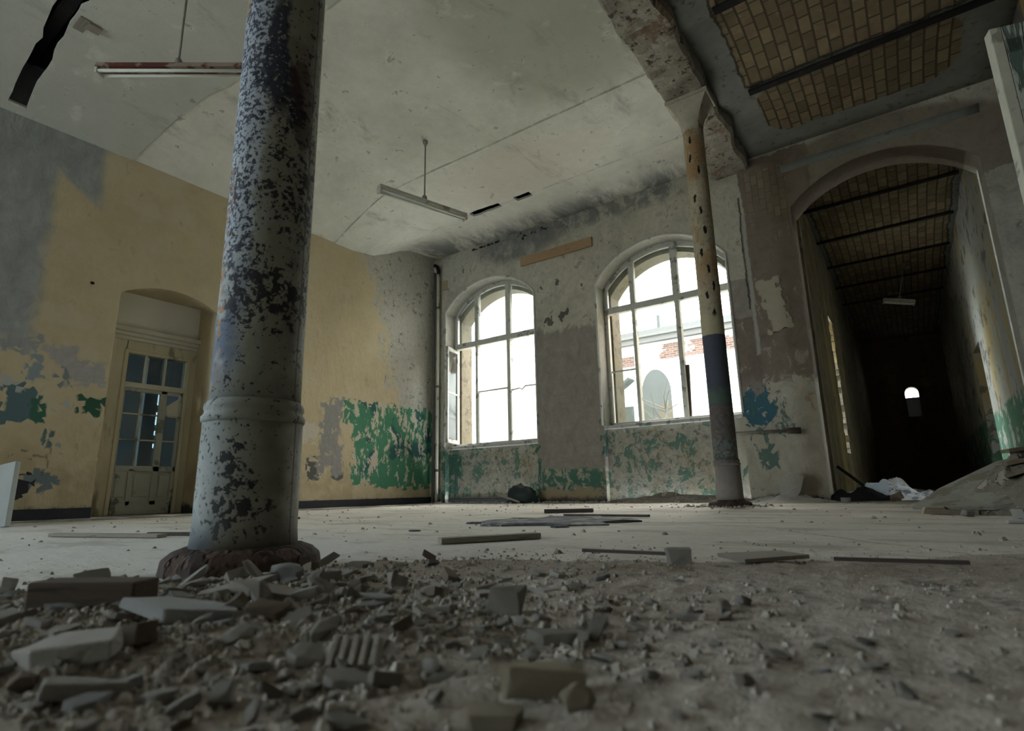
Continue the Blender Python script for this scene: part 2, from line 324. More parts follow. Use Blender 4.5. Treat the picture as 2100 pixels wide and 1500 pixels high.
def mat_column(kind):
    g = G('flaking column paint ' + kind); f = g.noise(24, 4, .7); n = g.noise(4, 4, .65)
    ang = g.y._m('ARCTAN2', g.x); z = g.z; a0 = ang*.115   # arc length
    sp = g.noise(36, 4, .68, dist=.4); w = g.noise(6, 3, .65, col=True); sp2 = g.noise(82, 3, .65)
    au = a0+(w[0]-.5)*.12; zu = z+(w[1]-.5)*.16
    navy = (.022,.028,.052); blue = (.07,.10,.17)
    if kind == 'thick':
        c = g.vary((.255,.26,.215), n, .65, 1.35); c = g.vary(c, f, .8, 1.2)
        c = g.mix(c, (.15,.13,.10), au.sm(-.06, .0)*w[2].sm(.38, .6)*.65)
        L = au.sm(-.09, -.15)                                       # bluish left flank: blue paint plus cool light from the left, put into the colour
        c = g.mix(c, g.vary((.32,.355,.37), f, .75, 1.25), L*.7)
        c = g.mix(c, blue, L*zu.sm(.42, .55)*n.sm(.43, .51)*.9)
        # upper white-blue flakes over navy
        up = au.sm(-.085, -.11)*zu.sm(.66, .8)*(w[2].sm(.30, .42)); c = g.mix(c, (.40,.44,.48), up*.7); c = g.mix(c, navy, up*(sp2*.7+sp*.3+(w[2]-.5)*.25).sm(.49, .52)*.9)
        m = g.ell(au, zu, -.070, 1.40, .042, .20, .3).mx(g.ell(au, zu, -.03, 1.28, .04, .10, .3)); c = g.mix(c, navy, m*sp2.sm(.36, .42)*.95); c = g.mix(c, (.05,.02,.02), g.ell(au, zu, .01, 1.28, .04, .14)*.6)
        d = g.boxm(au, zu, -.03, .68, .16, .06, .05)*.10 + g.ell(au, zu, -.10, .20, .045, .12, .6)*.11 + g.ell(au, zu, -.04, .15, .035, .08, .6)*.08 + zu.sm(.5, 1.0)*.035 + g.boxm(au, zu, -.04, .74, .20, .32, .12)*.028 + L*zu.sm(.5, .3)*.035 + g.ell(au, zu, .02, 1.1, .1, .25, .6)*.05 + (w[2]-.5)*.10
        m = (sp*.7+sp2*.3+d).sm(.612, .635).mx((sp2+d*.6).sm(.65, .675)); c = g.mix(c, (.020,.020,.026), m*.95)
        c = g.mix(c, (.34,.20,.10), g.ell(au, zu, -.19, .75, .018, .35, .5)*sp.sm(.52, .57))
        c = g.mix(c, (.30,.19,.09), g.boxm(au, zu, -.215, 1.66, .02, .09)*.9)
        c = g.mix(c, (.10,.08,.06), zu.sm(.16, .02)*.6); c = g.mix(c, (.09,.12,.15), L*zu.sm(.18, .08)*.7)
        s_ = (ang-.42).abs().sm(.035, .012); c = g.mix(c, (.05,.05,.045), s_*.8); g.bump(m*-.0035)
    else:
        c = g.vary((.40,.35,.25), n, .65, 1.3); c = g.vary(c, f, .75, 1.25)
        c = g.mix(c, (.33,.20,.09), g.noise(4.2, 4, .7, vec=g.scaled((1,1,.3),(1,2,0))).sm(.48, .56)*z.sm(1.8, 2.4)*.85)
        c = g.mix(c, (.15,.10,.07), (sp*.6+sp2*.4).sm(.54, .60)*z.sm(1.6, 1.9)*.75)
        hl = None
        for da, hz in ((-.04,3.62),(-.06,3.42),(.02,3.28),(-.05,2.98),(.00,2.84),(.03,2.62),(-.035,2.40),(.015,2.22),(-.02,1.95),(.03,1.78),(.06,2.05)):
            k = g.ell(a0+(w[0]-.5)*.05+(sp-.5)*.03, z+(w[1]-.5)*.08+(sp2-.5)*.04, -.151+da, hz, .016, .044, .3); hl = k if hl is None else hl.mx(k)
        c = g.mix(c, (.008,.007,.006), hl)
        c = g.mix(c, g.vary((.40,.36,.23), f, .8, 1.2), g.boxm(au, z, 0, 1.66, 9, .09, .03)*.8)
        bz = z+(w[2]-.5)*.02
        c = g.mix(c, g.vary((.06,.066,.092), n, .6, 1.4), bz.sm(1.575, 1.565)); c = g.mix(c, (.07,.11,.09), g.boxm(a0, bz, 0, .99, 9, .08, .02)*n.sm(.35, .5))
        c = g.mix(c, g.vary((.10,.085,.08), sp, .2, 2.0), bz.sm(.92, .88)); c = g.mix(c, (.12,.18,.17), g.boxm(a0, bz, 0, .50, 9, .10, .04)*sp.sm(.48, .53)*.8)
        c = g.mix(c, g.vary((.24,.22,.20), f, .75, 1.2), (z+(w[2]-.5)*.2).sm(.42, .34)); c = g.mix(c, (.30,.20,.12), sp.sm(.60, .64)*z.sm(1.2, .3)*.6)
    g.bump(f*.0015); return g.done(c, .75, spec=.3)
def mat_masonry():
    g = G('exposed girder masonry'); f = g.noise(16, 6, .75); n = g.noise(5, 5, .7)
    c = g.vary((.36,.33,.28), n, .55, 1.35); c = g.vary(c, f, .65, 1.3)
    c = g.mix(c, (.20,.105,.06), g.noise(4.2, 5, .75).sm(.54, .62)*.6); c = g.mix(c, (.05,.04,.03), g.noise(9, 4, .7, vec=g.scaled((1,1,1),(4,4,4))).sm(.57, .62)*.8); c = g.mix(c, (.03,.025,.02), f.sm(.61, .66))
    c = g.mix(c, (.50,.48,.42), g.noise(8, 5, .7).sm(.60, .65)*.6)
    g.bump(n*.03); g.bump(f*.02); return g.done(c, .97)
def mat_wood(name, c, dark=.6, stretch=(1,12,12), scale=4):
    g = G(name); n = g.noise(scale, 6, .65, vec=g.scaled(stretch)); c2 = g.vary(c, n, dark, 1.35)
    c2 = g.mix(c2, tuple(q*.35 for q in c), n.sm(.60, .66)*.7); g.bump(n*.004); return g.done(c2, .85)
def mat_leaf():
    g = G('peeling green white door paint'); n = g.noise(3, 6, .7, vec=g.scaled((2.2,2.2,.45)), dist=.5); f = g.noise(18, 5, .7)
    c = g.vary((.42,.45,.39), f, .8, 1.15); c = g.mix(c, (.10,.135,.115), n.sm(.52, .56)); c = g.mix(c, (.22,.24,.20), g.noise(5, 5, .7).sm(.55, .62)*.7)
    g.bump(n.sm(.52, .56)*-.004); g.bump(f*.002); return g.done(c, .8)
def mat_glass(name, tint=(.93,.96,.96), dirt=.12):
    g = G(name); t = g.nt.nodes.new('ShaderNodeBsdfTransparent'); t.inputs[0].default_value = (*tint, 1)
    gl = g.nt.nodes.new('ShaderNodeBsdfGlossy'); gl.inputs['Roughness'].default_value = .04
    fr = g.nt.nodes.new('ShaderNodeFresnel'); fr.inputs[0].default_value = 1.45
    mx = g.nt.nodes.new('ShaderNodeMixShader'); g.L(fr.outputs[0], mx.inputs[0]); g.L(t.outputs[0], mx.inputs[1]); g.L(gl.outputs[0], mx.inputs[2])
    d = g.nt.nodes.new('ShaderNodeBsdfDiffuse'); d.inputs[0].default_value = (.5,.5,.47,1)
    m2 = g.nt.nodes.new('ShaderNodeMixShader'); k = g.noise(3, 5, .7).sm(.35, .75)*dirt; g.L(k.k, m2.inputs[0]); g.L(mx.outputs[0], m2.inputs[1]); g.L(d.outputs[0], m2.inputs[2])
    g.L(m2.outputs[0], g.out.inputs[0]); return g.mat
def mat_facade():
    g = G('courtyard facade plaster'); n = g.noise(.6, 5, .6); c = g.vary((.74,.72,.66), n, .85, 1.1)
    g.bump(n*.01); return g.done(c, .95)
def mat_facade_brick():
    g = G('courtyard brick band'); mo, bc = g.brick(g.xyz(g.x, g.z, 0.0), .25, .08, .015); c = g.vary((.085,.040,.026), bc, .7, 1.3)
    c = g.mix(c, (.10,.09,.08), mo); c = g.mix(c, (.4,.37,.33), g.noise(1.4, 4, .6).sm(.55, .62)); return g.done(c, .95)

def mat_milky():
    g = G('milky pane'); t = g.nt.nodes.new('ShaderNodeBsdfTranslucent'); t.inputs[0].default_value = (.035,.035,.036,1); g.L(t.outputs[0], g.out.inputs[0]); return g.mat
M = dict(milky=mat_milky(), grit=simple('mortar grit', (.37,.345,.30), .45, 60, .97, (.26,.235,.20), .55), ceil=mat_ceiling(), left=mat_wall_left(), back=mat_wall_back(), floor=mat_floor(), dirt=mat_dirt(),
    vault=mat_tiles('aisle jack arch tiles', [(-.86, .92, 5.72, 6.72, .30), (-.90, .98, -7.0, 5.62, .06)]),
    cvault=mat_tiles('passage jack arch tiles', [(-.72, .90, 7.4, 18.5, .05)]),
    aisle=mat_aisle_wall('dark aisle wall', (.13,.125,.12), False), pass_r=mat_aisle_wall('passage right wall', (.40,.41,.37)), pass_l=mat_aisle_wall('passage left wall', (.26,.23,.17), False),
    colA=mat_column('thick'), colB=mat_column('slim'), rubblestone=mat_masonry(),
    frag=mat_fragment('plaster fragment', (.44,.425,.39), (.33,.31,.275)), frag_blue=mat_fragment('grey blue fragment', (.385,.395,.39), (.32,.33,.325)),
    frag_och=mat_fragment('ochre stone', (.42,.37,.27), (.36,.31,.23)), frag_white=mat_fragment('white chip', (.60,.58,.53), (.52,.52,.50)), frag_brn=mat_fragment('brown chip', (.24,.19,.14), (.28,.24,.19)),
    frame=simple('weathered window paint', (.52,.52,.48), .2, 10, .7, (.24,.24,.22), .60), sill=simple('sill stone', (.48,.48,.45), .25, 9, .9, (.20,.23,.21), .56),
    glass=mat_glass('dusty window glass'), dglass=mat_glass('old door glass', (.66,.74,.74), .22),
    doorw=simple('grey door paint', (.50,.515,.46), .15, 7, .7, (.24,.25,.22), .60), casing=simple('yellowed casing paint', (.62,.575,.43), .15, 6, .75, (.30,.27,.19), .58, stretch=(1,1,.4)),
    overp=simple('pale overdoor plaster', (.86,.86,.79), .12, 3, .9, bump=.003), corn=simple('cornice paint', (.66,.645,.55), .12, 5, .8),
    beamiron=simple('sooty beam iron', (.016,.015,.016), .4, 14, .8, (.035,.025,.02), .6), iron=simple('rusty iron', (.055,.045,.04), .4, 14, .75, (.11,.06,.035), .58), black=simple('charred timber', (.012,.011,.012), .4, 16, .9, bump=.01), flange=simple('rusted base iron', (.05,.036,.031), .5, 18, .85, (.10,.065,.05), .56, bump=.008),
    pipe=simple('old painted pipe', (.62,.60,.52), .25, 14, .6, (.20,.14,.09), .60, stretch=(1,1,.3)), pipe_d=simple('dark pipe', (.13,.125,.115), .3, 14, .6, (.2,.15,.1), .6),
    skirt=simple('black skirting', (.028,.03,.034), .4, 8, .7), plankw=mat_wood('grey plank', (.26,.235,.20)), plankd=mat_wood('dark plank', (.075,.065,.055)), plankb=mat_wood('brown board', (.36,.25,.15), .75), stickw=mat_wood('pale stick', (.36,.33,.28)),
    brownblock=mat_wood('damp brown timber', (.085,.065,.048)), moundwood=mat_wood('mound plank', (.19,.145,.10)), board_l=simple('grey painted board', (.40,.43,.43), .1, 6, .8),
    capital=simple('cream capital paint', (.44,.41,.34), .3, 9, .85, (.24,.15,.08), .60), lamp_w=simple('yellowed lamp enamel', (.50,.49,.43), .15, 9, .5, (.27,.22,.17), .62), lamp_r=simple('rusted lamp enamel', (.11,.035,.03), .4, 7, .6, (.28,.22,.19), .52), tube=simple('dead fluorescent tube', (.60,.62,.57), .06, 6, .3), rod=simple('lamp rod', (.24,.235,.21), .2, 9, .5),
    leaf=mat_leaf(), leafedge=simple('bare leaf edge', (.46,.45,.37), .2, 9, .8, (.28,.27,.22), .6),
    felt=simple('torn bitumen felt', (.10,.105,.115), .5, 9, .9, (.26,.26,.25), .55, bump=.01), bag=simple('dark plastic bag', (.03,.045,.045), .3, 9, .45, bump=.01),
    paperb=simple('pale blue sheet', (.46,.52,.58), .2, 12, .85), paperw=simple('crumpled white sheet', (.56,.57,.57), .25, 16, .85, (.2,.22,.26), .6), fibre=simple('dusty fibreboard', (.235,.24,.205), .3, 9, .95, (.17,.155,.12), .56), heap=simple('heap dirt', (.20,.18,.145), .45, 14, .97, (.35,.33,.28), .6, bump=.02),
    facade=mat_facade(), fbrick=mat_facade_brick(), fcream=simple('cream pilaster', (.24,.225,.18), .1, 2, .9), fdark=simple('dark facade window', (.035,.035,.027), .3, 3, .5), fwood=simple('brown gate boards', (.058,.047,.03), .2, 3, .8), fgrey=simple('zinc grey', (.045,.046,.040), .15, 2, .7), fcorn=simple('facade cornice', (.085,.08,.072), .1, 2, .9), ground=simple('courtyard ground', (.45,.44,.40), .2, .7, .95),
    bark=simple('bare bark', (.06,.055,.045), .3, 5, .9), outer=simple('outer brick reveal', (.15,.13,.095), .3, 9, .95, (.10,.09,.07), .58), room=simple('back room plaster', (.30,.34,.37), .25, 2, .9), void=simple('lath void', (.02,.018,.016), .3, 9, .95), tanpatch=simple('tan board', (.36,.29,.20), .15, 9, .8))

# ------------------------------------------------------------------ the setting
XL, YW, ZC = -6.6, 7.0, 4.28
def arc(x, x0, x1, zs, zt):
    """height of a segmental arch over x"""
    h = (x1-x0)/2; r = zt-zs; Rr = (h*h+r*r)/(2*r); cx = (x0+x1)/2
    return zt - Rr + math.sqrt(max(Rr*Rr-(x-cx)**2, 0))
WINS = [dict(x0=-6.31, x1=-4.49, zs=3.20, zt=3.64, sill=.90, tra=2.64, m=(-5.82,-5.155)),
        dict(x0=-3.42, x1=-1.60, zs=3.05, zt=3.53, sill=1.02, tra=2.70, m=(-2.97,-2.34))]
PASS = dict(x0=-.80, x1=.98, zs=3.43, zt=3.82)
# floor
m = MB(); m.box((-7.2,-7.2,-.2), (1.6,7.0,0)); m.box((-.79,7.0,-.2), (1.3,18.5,0)); m.box((.95,9.8,-.2), (3.0,11.6,0))
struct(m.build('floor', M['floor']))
# window wall with its two niches and the arched passage
def header(mb, x0, x1, zs, zt, y0, y1, ztop=4.5, n=20):
    for i in range(n):
        a = x0+(x1-x0)*i/n; b = x0+(x1-x0)*(i+1)/n
        za, zb = arc(a, x0, x1, zs, zt), arc(b, x0, x1, zs, zt)
        mb.add([(a,y0,za),(b,y0,zb),(b,y0,ztop),(a,y0,ztop),(a,y1,za),(b,y1,zb),(b,y1,ztop),(a,y1,ztop)],
               [(0,1,2,3),(5,4,7,6),(0,4,5,1),(3,2,6,7)])
m = MB(); YB = 7.34
xs = [-7.2, WINS[0]['x0'], WINS[0]['x1'], WINS[1]['x0'], WINS[1]['x1'], PASS['x0'], PASS['x1'], 1.7]
for a, b in ((0,1),(2,3),(4,5),(6,7)): m.box((xs[a],YW,-.1), (xs[b],YB,4.6))
for w in WINS:
    header(m, w['x0'], w['x1'], w['zs'], w['zt'], YW, YB, 4.6); m.box((w['x0'],YW+.10,-.1), (w['x1'],YB,w['sill']-.04))
header(m, PASS['x0'], PASS['x1'], PASS['zs'], PASS['zt'], YW, YB+.1, 4.6)
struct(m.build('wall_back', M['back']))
m = MB(); m.box((-7.2,YB,-.6), (WINS[0]['x0']+.07,7.62,4.6)); m.box((WINS[0]['x1']-.06,YB,-.6), (WINS[1]['x0']+.07,7.62,4.6)); m.box((WINS[1]['x1']-.06,YB,-.6), (-.82,7.62,4.6))
for w in WINS:
    header(m, w['x0']+.07, w['x1']-.06, w['zs']-.10, w['zt']-.12, YB, 7.62, 4.6); m.box((w['x0'],YB,-.6), (w['x1'],7.62,w['sill']-.06))
struct(m.build('wall_outside', M['outer']))
# left wall with door recess and two unseen window openings nearer the viewer's end
DY0, DY1 = 2.22, 3.27
m = MB(); SIDE = [(-5.6,-4.2), (-2.6,-1.2)]
cuts = [-7.2] + [q for s_ in SIDE for q in s_] + [DY0, DY1, 7.3]
for i in range(0, len(cuts), 2): m.box((-7.08,cuts[i],-.1), (XL,cuts[i+1],4.6))
for a, b in SIDE: m.box((-7.08,a,-.1), (XL,b,.9)); m.box((-7.08,a,3.3), (XL,b,4.6))
n = 16
for i in range(n):
    a = DY0+(DY1-DY0)*i/n; b = DY0+(DY1-DY0)*(i+1)/n; za, zb = arc(a,DY0,DY1,2.31,2.47), arc(b,DY0,DY1,2.31,2.47)
    m.add([(XL,a,za),(XL,b,zb),(XL,b,4.6),(XL,a,4.6),(-7.08,a,2.48),(-7.08,b,2.48),(-7.08,b,4.6),(-7.08,a,4.6)], [(0,1,2,3),(5,4,7,6),(0,4,5,1),(3,2,6,7)])
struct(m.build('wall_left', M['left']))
struct(MB().box((XL,-7,0),(XL+.02,DY0,.10)).box((XL,DY1,0),(XL+.02,7,.10)).build('baseboard_left', M['skirt'], bevel=.004))
struct(MB().box((-6.3,7.08,0),(-4.5,7.1,.07)).build('baseboard_back', M['skirt'], bevel=.004))
# the wall behind the viewer; the aisle's right wall
m = MB(); FR = [(-5.9,-4.7)]
cx = [-7.2] + [q for s_ in FR for q in s_] + [1.7]
for i in range(0, len(cx), 2): m.box((cx[i],-7.4,-.1), (cx[i+1],-7.0,4.6))
for a, b in FR: m.box((a,-7.4,-.1), (b,-7.0,.9)); m.box((a,-7.4,3.4), (b,-7.0,4.6))
struct(m.build('wall_front', M['tanpatch']))
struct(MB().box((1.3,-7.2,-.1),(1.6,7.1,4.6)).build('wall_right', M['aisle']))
# hall ceiling: cove along the left wall, slab joints, two slots where plaster has fallen
prof = [XL + .09*k for k in range(int((6.6-1.60)/.09)+1)] + [-1.60]
rows = [(-7.1,0,0),(-2,0,0),(1.06,0,.03),(1.20,0,.03),(2.45,0,.004),(2.46,.010,.004),(4.0,.010,0),(4.85,.010,.005),(4.86,.0,.005),(5.2,0,0),(5.6,0,0),(5.9,0,0),(6.03,0,.02),(6.155,0,.02),(6.4,0,0),(6.7,0,0),(7.1,0,0)]
def cove(x, y):
    t = max(0, min(1, (x-XL)/1.15)); q = max(0, min(1, (y-5.3)/1.3)); q = q*q*(3-2*q)
    return -.45*(1-q)*(1-t)**1.35
vs = []; fs = []; nP = len(prof)
for j, (yy, dz, jit) in enumerate(rows):
    for i, px in enumerate(prof):
        sh = .207*max(-5.2-px, 0) if j in (4, 5) else 0
        vs.append((px, yy - sh + jit*(mn.noise(Vector((px*4, j*7.3, 0)))*.7+mn.noise(Vector((px*17, j*3.1, 5)))*.9), ZC + cove(px, yy) + dz + .012*mn.noise(Vector((px*.9, yy*.7, 3)))))
for j in range(len(rows)-1):
    for i in range(nP-1):
        xm = (prof[i]+prof[i+1])/2; hole = False
        if j == 2 and -6.5 < xm < -2.8: hole = True
        if j == 12 and (-4.95 < xm < -4.46 or -4.13 < xm < -3.92): hole = True
        if not hole: fs.append((j*nP+i, j*nP+i+1, (j+1)*nP+i+1, (j+1)*nP+i))
o = struct(MB().add(vs, fs).build('ceiling', M['ceil'], solid=.035))
MB().box((-7.0,-7.2,4.42),(-1.3,7.2,4.62)).build('lath_void', M['void'], o)
# joints: low ridges of filler under the slab seams are part of the ceiling
# aisle ceiling: jack arches between steel beams
def vaults(ys, x0, x1, zb, rise, name, mat, nx=8, nseg=10):
    vs = []; fs = []; cols = nx+1; ylist = []
    for a, b in zip(ys[:-1], ys[1:]):
        for t in range(nseg): ylist.append((a+(b-a)*t/nseg, zb+rise*(1-(2*t/nseg-1)**2)))
    ylist.append((ys[-1], zb))
    for yy, zz in ylist:
        for i in range(cols): vs.append((x0+(x1-x0)*i/nx, yy, zz))
    for j in range(len(ylist)-1):
        for i in range(nx): fs.append((j*cols+i, j*cols+i+1, (j+1)*cols+i+1, (j+1)*cols+i))
    return struct(MB().add(vs, fs).build(name, mat, smooth=True, solid=.1))
AY = [5.67+1.28*k for k in range(-10, 1)] + [7.05]
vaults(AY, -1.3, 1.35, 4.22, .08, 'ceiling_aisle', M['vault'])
CY = [7.0] + [8.27+1.28*k for k in range(9)]
vaults(CY, -.85, 1.05, 3.90, .07, 'ceiling_passage', M['cvault'])
def ibeam(x0, x1, y, z, name_label, group):
    b = MB(); hw = .042 if z > 4 else .028; b.box((x0,y-hw,z-.030),(x1,y+hw,z-.012)); b.box((x0,y-.012,z-.012),(x1,y+.012,z-.001))
    return tag(b.build('steel_beam', M['beamiron']), name_label, 'beam', group)
ibeam(-.88, 1.3, 5.67, 4.22, 'rusty steel beam crossing the tiled aisle ceiling in front of the arched passage', 'steel beams under the clay tile ceilings')
for k in range(-10, 0):
    if k == -1: ibeam(-.88, 1.3, 5.67+1.28*k, 4.22, 'rusty steel beam crossing the tiled aisle ceiling near the top picture edge', 'steel beams under the clay tile ceilings')
for k, lab in enumerate(('first steel beam seen inside the arched passage, long dark line under its tiled ceiling', 'second steel beam inside the arched passage, counting from the arch', 'third steel beam inside the arched passage, next above the small hanging lamp', 'fourth steel beam inside the arched passage, just behind the small hanging lamp', 'fifth steel beam deep in the dark passage')):
    ibeam(-.79, .93, 8.27+1.28*k, 3.90, lab, 'steel beams under the clay tile ceilings')
# passage walls
m = MB(); m.box((-1.3,7.6,-.1),(-.79,9.5,4.2)); m.box((-1.3,10.3,-.1),(-.79,18.2,4.2)); m.box((-1.3,9.5,-.1),(-.79,10.3,.62)); m.box((-1.3,9.5,2.72),(-.79,10.3,4.2))
rg = random.Random(3)
for k in range(22):                                        # broken brickwork around the hole
    z = .62+k*.096; d = rg.uniform(.0,.14); m.box((-1.2,9.45,z),(-.79,9.5+d,z+.09)); d = rg.uniform(.02,.16); m.box((-1.25,10.3-d,z),(-.80,10.35,z+.09))
struct(m.build('wall_passage_left', M['pass_l']))
m = MB(); m.box((.98,7.44,-.1),(1.3,10.3,4.2)); m.box((.98,11.3,-.1),(1.3,18.2,4.2)); m.box((.98,10.3,2.15),(1.3,11.3,4.2))
struct(m.build('wall_passage_right', M['pass_r']))
m = MB(); m.box((-1.3,18.0,-.1),(.02,18.3,4.2)); m.box((.31,18.0,-.1),(1.3,18.3,4.2)); header(m, .02, .31, 2.44, 2.63, 18.0, 18.3, 4.2, 12); m.box((.02,18.0,-.1),(.31,18.3,1.85))
struct(m.build('wall_passage_end', M['pass_l']))
struct(MB().box((.02,18.05,1.85),(.31,18.06,2.36)).build('window_4', M['milky']))
m = MB(); m.box((3.0,9.6,-.1),(3.2,11.8,2.6)); m.box((1.3,9.6,-.1),(3.1,9.8,2.6)); m.box((1.3,11.6,-.1),(3.1,11.8,2.6)); m.box((1.2,9.6,2.5),(3.1,11.8,2.7))
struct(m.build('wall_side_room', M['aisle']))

# ------------------------------------------------------------------ windows
YF = 7.27
def window(idx, w, ):
    x0, x1, zs, zt, sl, tr, ms = w['x0'], w['x1'], w['zs'], w['zt'], w['sill'], w['tra'], w['m']
    root = struct(bpy.data.objects.new('window_%d' % idx, None)); C.objects.link(root)
    k = .055
    f = MB(); f.box((x0,YF-.035,sl),(x0+k,YF+.035,zs+.02)); f.box((x1-k,YF-.035,sl),(x1,YF+.035,zs+.02)); f.box((x0,YF-.035,sl),(x1,YF+.035,sl+.05))
    n = 24
    for i in range(n):
        a = x0+(x1-x0)*i/n; b = x0+(x1-x0)*(i+1)/n; za, zb = arc(a,x0,x1,zs,zt), arc(b,x0,x1,zs,zt)
        f.add([(a,YF-.035,za-.065),(b,YF-.035,zb-.065),(b,YF-.035,zb+.02),(a,YF-.035,za+.02),(a,YF+.035,za-.065),(b,YF+.035,zb-.065),(b,YF+.035,zb+.02),(a,YF+.035,za+.02)],[(0,1,2,3),(5,4,7,6),(0,4,5,1),(3,2,6,7)])
    f.build('window_frame', M['frame'], root, bevel=.006)
    MB().box((x0+.02,YF-.05,tr-.05),(x1-.02,YF+.05,tr+.05)).build('transom', M['frame'], root, bevel=.012)
    for j, mx in enumerate(ms):
        wd = .032 if j == 0 else .040
        MB().box((mx-wd*.8,YF-.045,sl+.03),(mx+wd*.8,YF+.045,tr-.03)).build('mullion', M['frame'], root, bevel=.008)
        MB().box((mx-wd*1.15,YF-.045,tr+.03),(mx+wd*1.15,YF+.045,arc(mx,x0,x1,zs,zt)-.03)).build('mullion', M['frame'], root, bevel=.008)
    s_ = MB(); s_.box((x0-.01,7.02,sl-.05),(x1+.01,YF+.03,sl)); s_.build('sill', M['sill'], root, bevel=.01)
    # casing bead around the arched opening
    b = MB(); pts = [(x0-.01, sl)] + [(x0-.01+(x1-x0+.02)*i/24, arc(min(max(x0+(x1-x0)*i/24,x0),x1),x0,x1,zs,zt)+.012) for i in range(25)] + [(x1+.01, sl)]
    b.tube([(p[0], 6.997, p[1]) for p in pts], .017, 8); b.build('edge_bead', M['frame'], root, smooth=True)
    return root
def pane(root, poly, y=YF):
    return MB().prism(poly, lambda p: (p[0], y-.002, p[1]), lambda p: (p[0], y+.002, p[1])).build('pane', M['glass'], root)
w1 = window(1, WINS[0]); w2 = window(2, WINS[1])
def topglass(root, w, a, b):
    n = 8; pts = [(a, w['tra']+.05), (b, w['tra']+.05)] + [(b+(a-b)*i/n, arc(b+(a-b)*i/n, w['x0'], w['x1'], w['zs'], w['zt'])-.06) for i in range(n+1)]
    pane(root, pts)
A = WINS[0]; B = WINS[1]
topglass(w1, A, A['x0']+.06, A['m'][0]-.035); topglass(w1, A, A['m'][0]+.035, A['m'][1]-.045); topglass(w1, A, A['m'][1]+.045, A['x1']-.06)
topglass(w2, B, B['x0']+.06, B['m'][0]-.035); topglass(w2, B, B['m'][0]+.035, B['m'][1]-.045); topglass(w2, B, B['m'][1]+.045, B['x1']-.06)
MB().box((A['m'][0]+.02,YF-.015,1.79),(A['m'][1]-.03,YF+.015,1.812)).build('glazing_bar', M['frame'], w1)
pane(w1, [(A['m'][0]+.03,.95),(A['m'][1]-.04,.95),(A['m'][1]-.04,1.79),(A['m'][0]+.03,1.79)])
g_ = MB(); g_.tube([(A['m'][1]+.03,YF,1.755),(-4.98,YF,1.77),(-4.93,YF,1.745),(-4.86,YF,1.795),(-4.76,YF,1.79),(-4.55,YF,1.785)], .014, 6); g_.build('glazing_bar', M['frame'], w1)
pane(w1, [(A['m'][1]+.045,.98),(A['x1']-.06,.98),(A['x1']-.06,1.78),(-4.86,1.79),(-4.93,1.74),(A['m'][1]+.045,1.75)])
MB().box((B['x0']+.05,YF-.012,1.79),(B['m'][0]-.02,YF+.012,1.812)).build('glazing_bar', M['frame'], w2)
pane(w2, [(B['x0']+.06,1.06),(B['m'][0]-.03,1.06),(B['m'][0]-.03,1.79),(B['x0']+.06,1.79)])
# the casement of window 1 that stands open into the room
s_ = bpy.data.objects.new('open_sash', None); C.objects.link(s_); s_.parent = w1; s_.location = (A['x0']+.07, YF-.04, .95); s_.rotation_euler = (0,0,math.radians(-72))
W_, H_ = .46, 1.60
b = MB(); b.box((0,-.02,0),(.045,.02,H_)); b.box((W_-.045,-.02,0),(W_,.02,H_)); b.box((0,-.02,0),(W_,.02,.06)); b.box((0,-.02,H_-.05),(W_,.02,H_)); b.box((.04,-.012,.82),(W_-.04,.012,.845))
b.build('sash_frame', M['frame'], s_, bevel=.004)
MB().box((.045,-.002,.06),(W_-.045,.002,.82)).build('pane', M['glass'], s_)
MB().prism([(.045,.845),(W_-.045,.845),(W_-.045,1.3),(.3,1.15),(.16,1.55),(.045,1.55)], lambda p: (p[0],-.002,p[1]), lambda p: (p[0],.002,p[1])).build('pane', M['glass'], s_)
# broken hanging stile in the right light of window 2
MB().box((-2.325,YF+.0,1.06),(-2.275,YF+.04,1.76), Matrix.Rotation(math.radians(2),3,'Y')).build('broken_stile', M['iron'], w2, bevel=.004)

# ------------------------------------------------------------------ door recess, casing and glazed door
XD = -7.08
d1 = struct(bpy.data.objects.new('door_1', None)); C.objects.link(d1)
m = MB(); m.box((XD-.12,2.1,2.07),(XD,3.4,2.55)); m.build('overdoor_panel', M['overp'], d1)
m = MB(); m.box((XD-.12,2.15,1.93),(XD+.03,3.35,1.975)); m.box((XD-.12,2.15,1.975),(XD+.05,3.35,2.02)); m.box((XD-.12,2.15,2.02),(XD+.08,3.35,2.07)); m.build('cornice', M['corn'], d1, bevel=.008)
m = MB(); m.box((XD-.12,2.15,0),(XD+.02,2.52,1.93)); m.box((XD-.12,3.18,0),(XD+.02,3.35,1.93)); m.box((XD-.12,2.5,1.79),(XD+.02,3.2,1.93)); m.box((XD,2.36,0),(XD+.035,2.40,1.93)); m.box((XD,2.49,0),(XD+.035,2.53,1.80)); m.box((XD,3.165,0),(XD+.035,3.20,1.80)); m.box((XD,2.49,1.785),(XD+.035,3.2,1.82))
m.build('casing', M['casing'], d1, bevel=.006)
MB().box((XD-.07,2.52,1.40),(XD+.0,3.18,1.46)).build('transom', M['corn'], d1, bevel=.006)
for yy in (2.735, 2.945): MB().box((XD-.05,yy-.011,1.46),(XD-.02,yy+.011,1.79)).build('glazing_bar', M['corn'], d1)
MB().box((XD-.037,2.53,1.46),(XD-.033,3.17,1.79)).build('pane', M['dglass'], d1)
lf = bpy.data.objects.new('door_leaf', None); C.objects.link(lf); lf.parent = d1
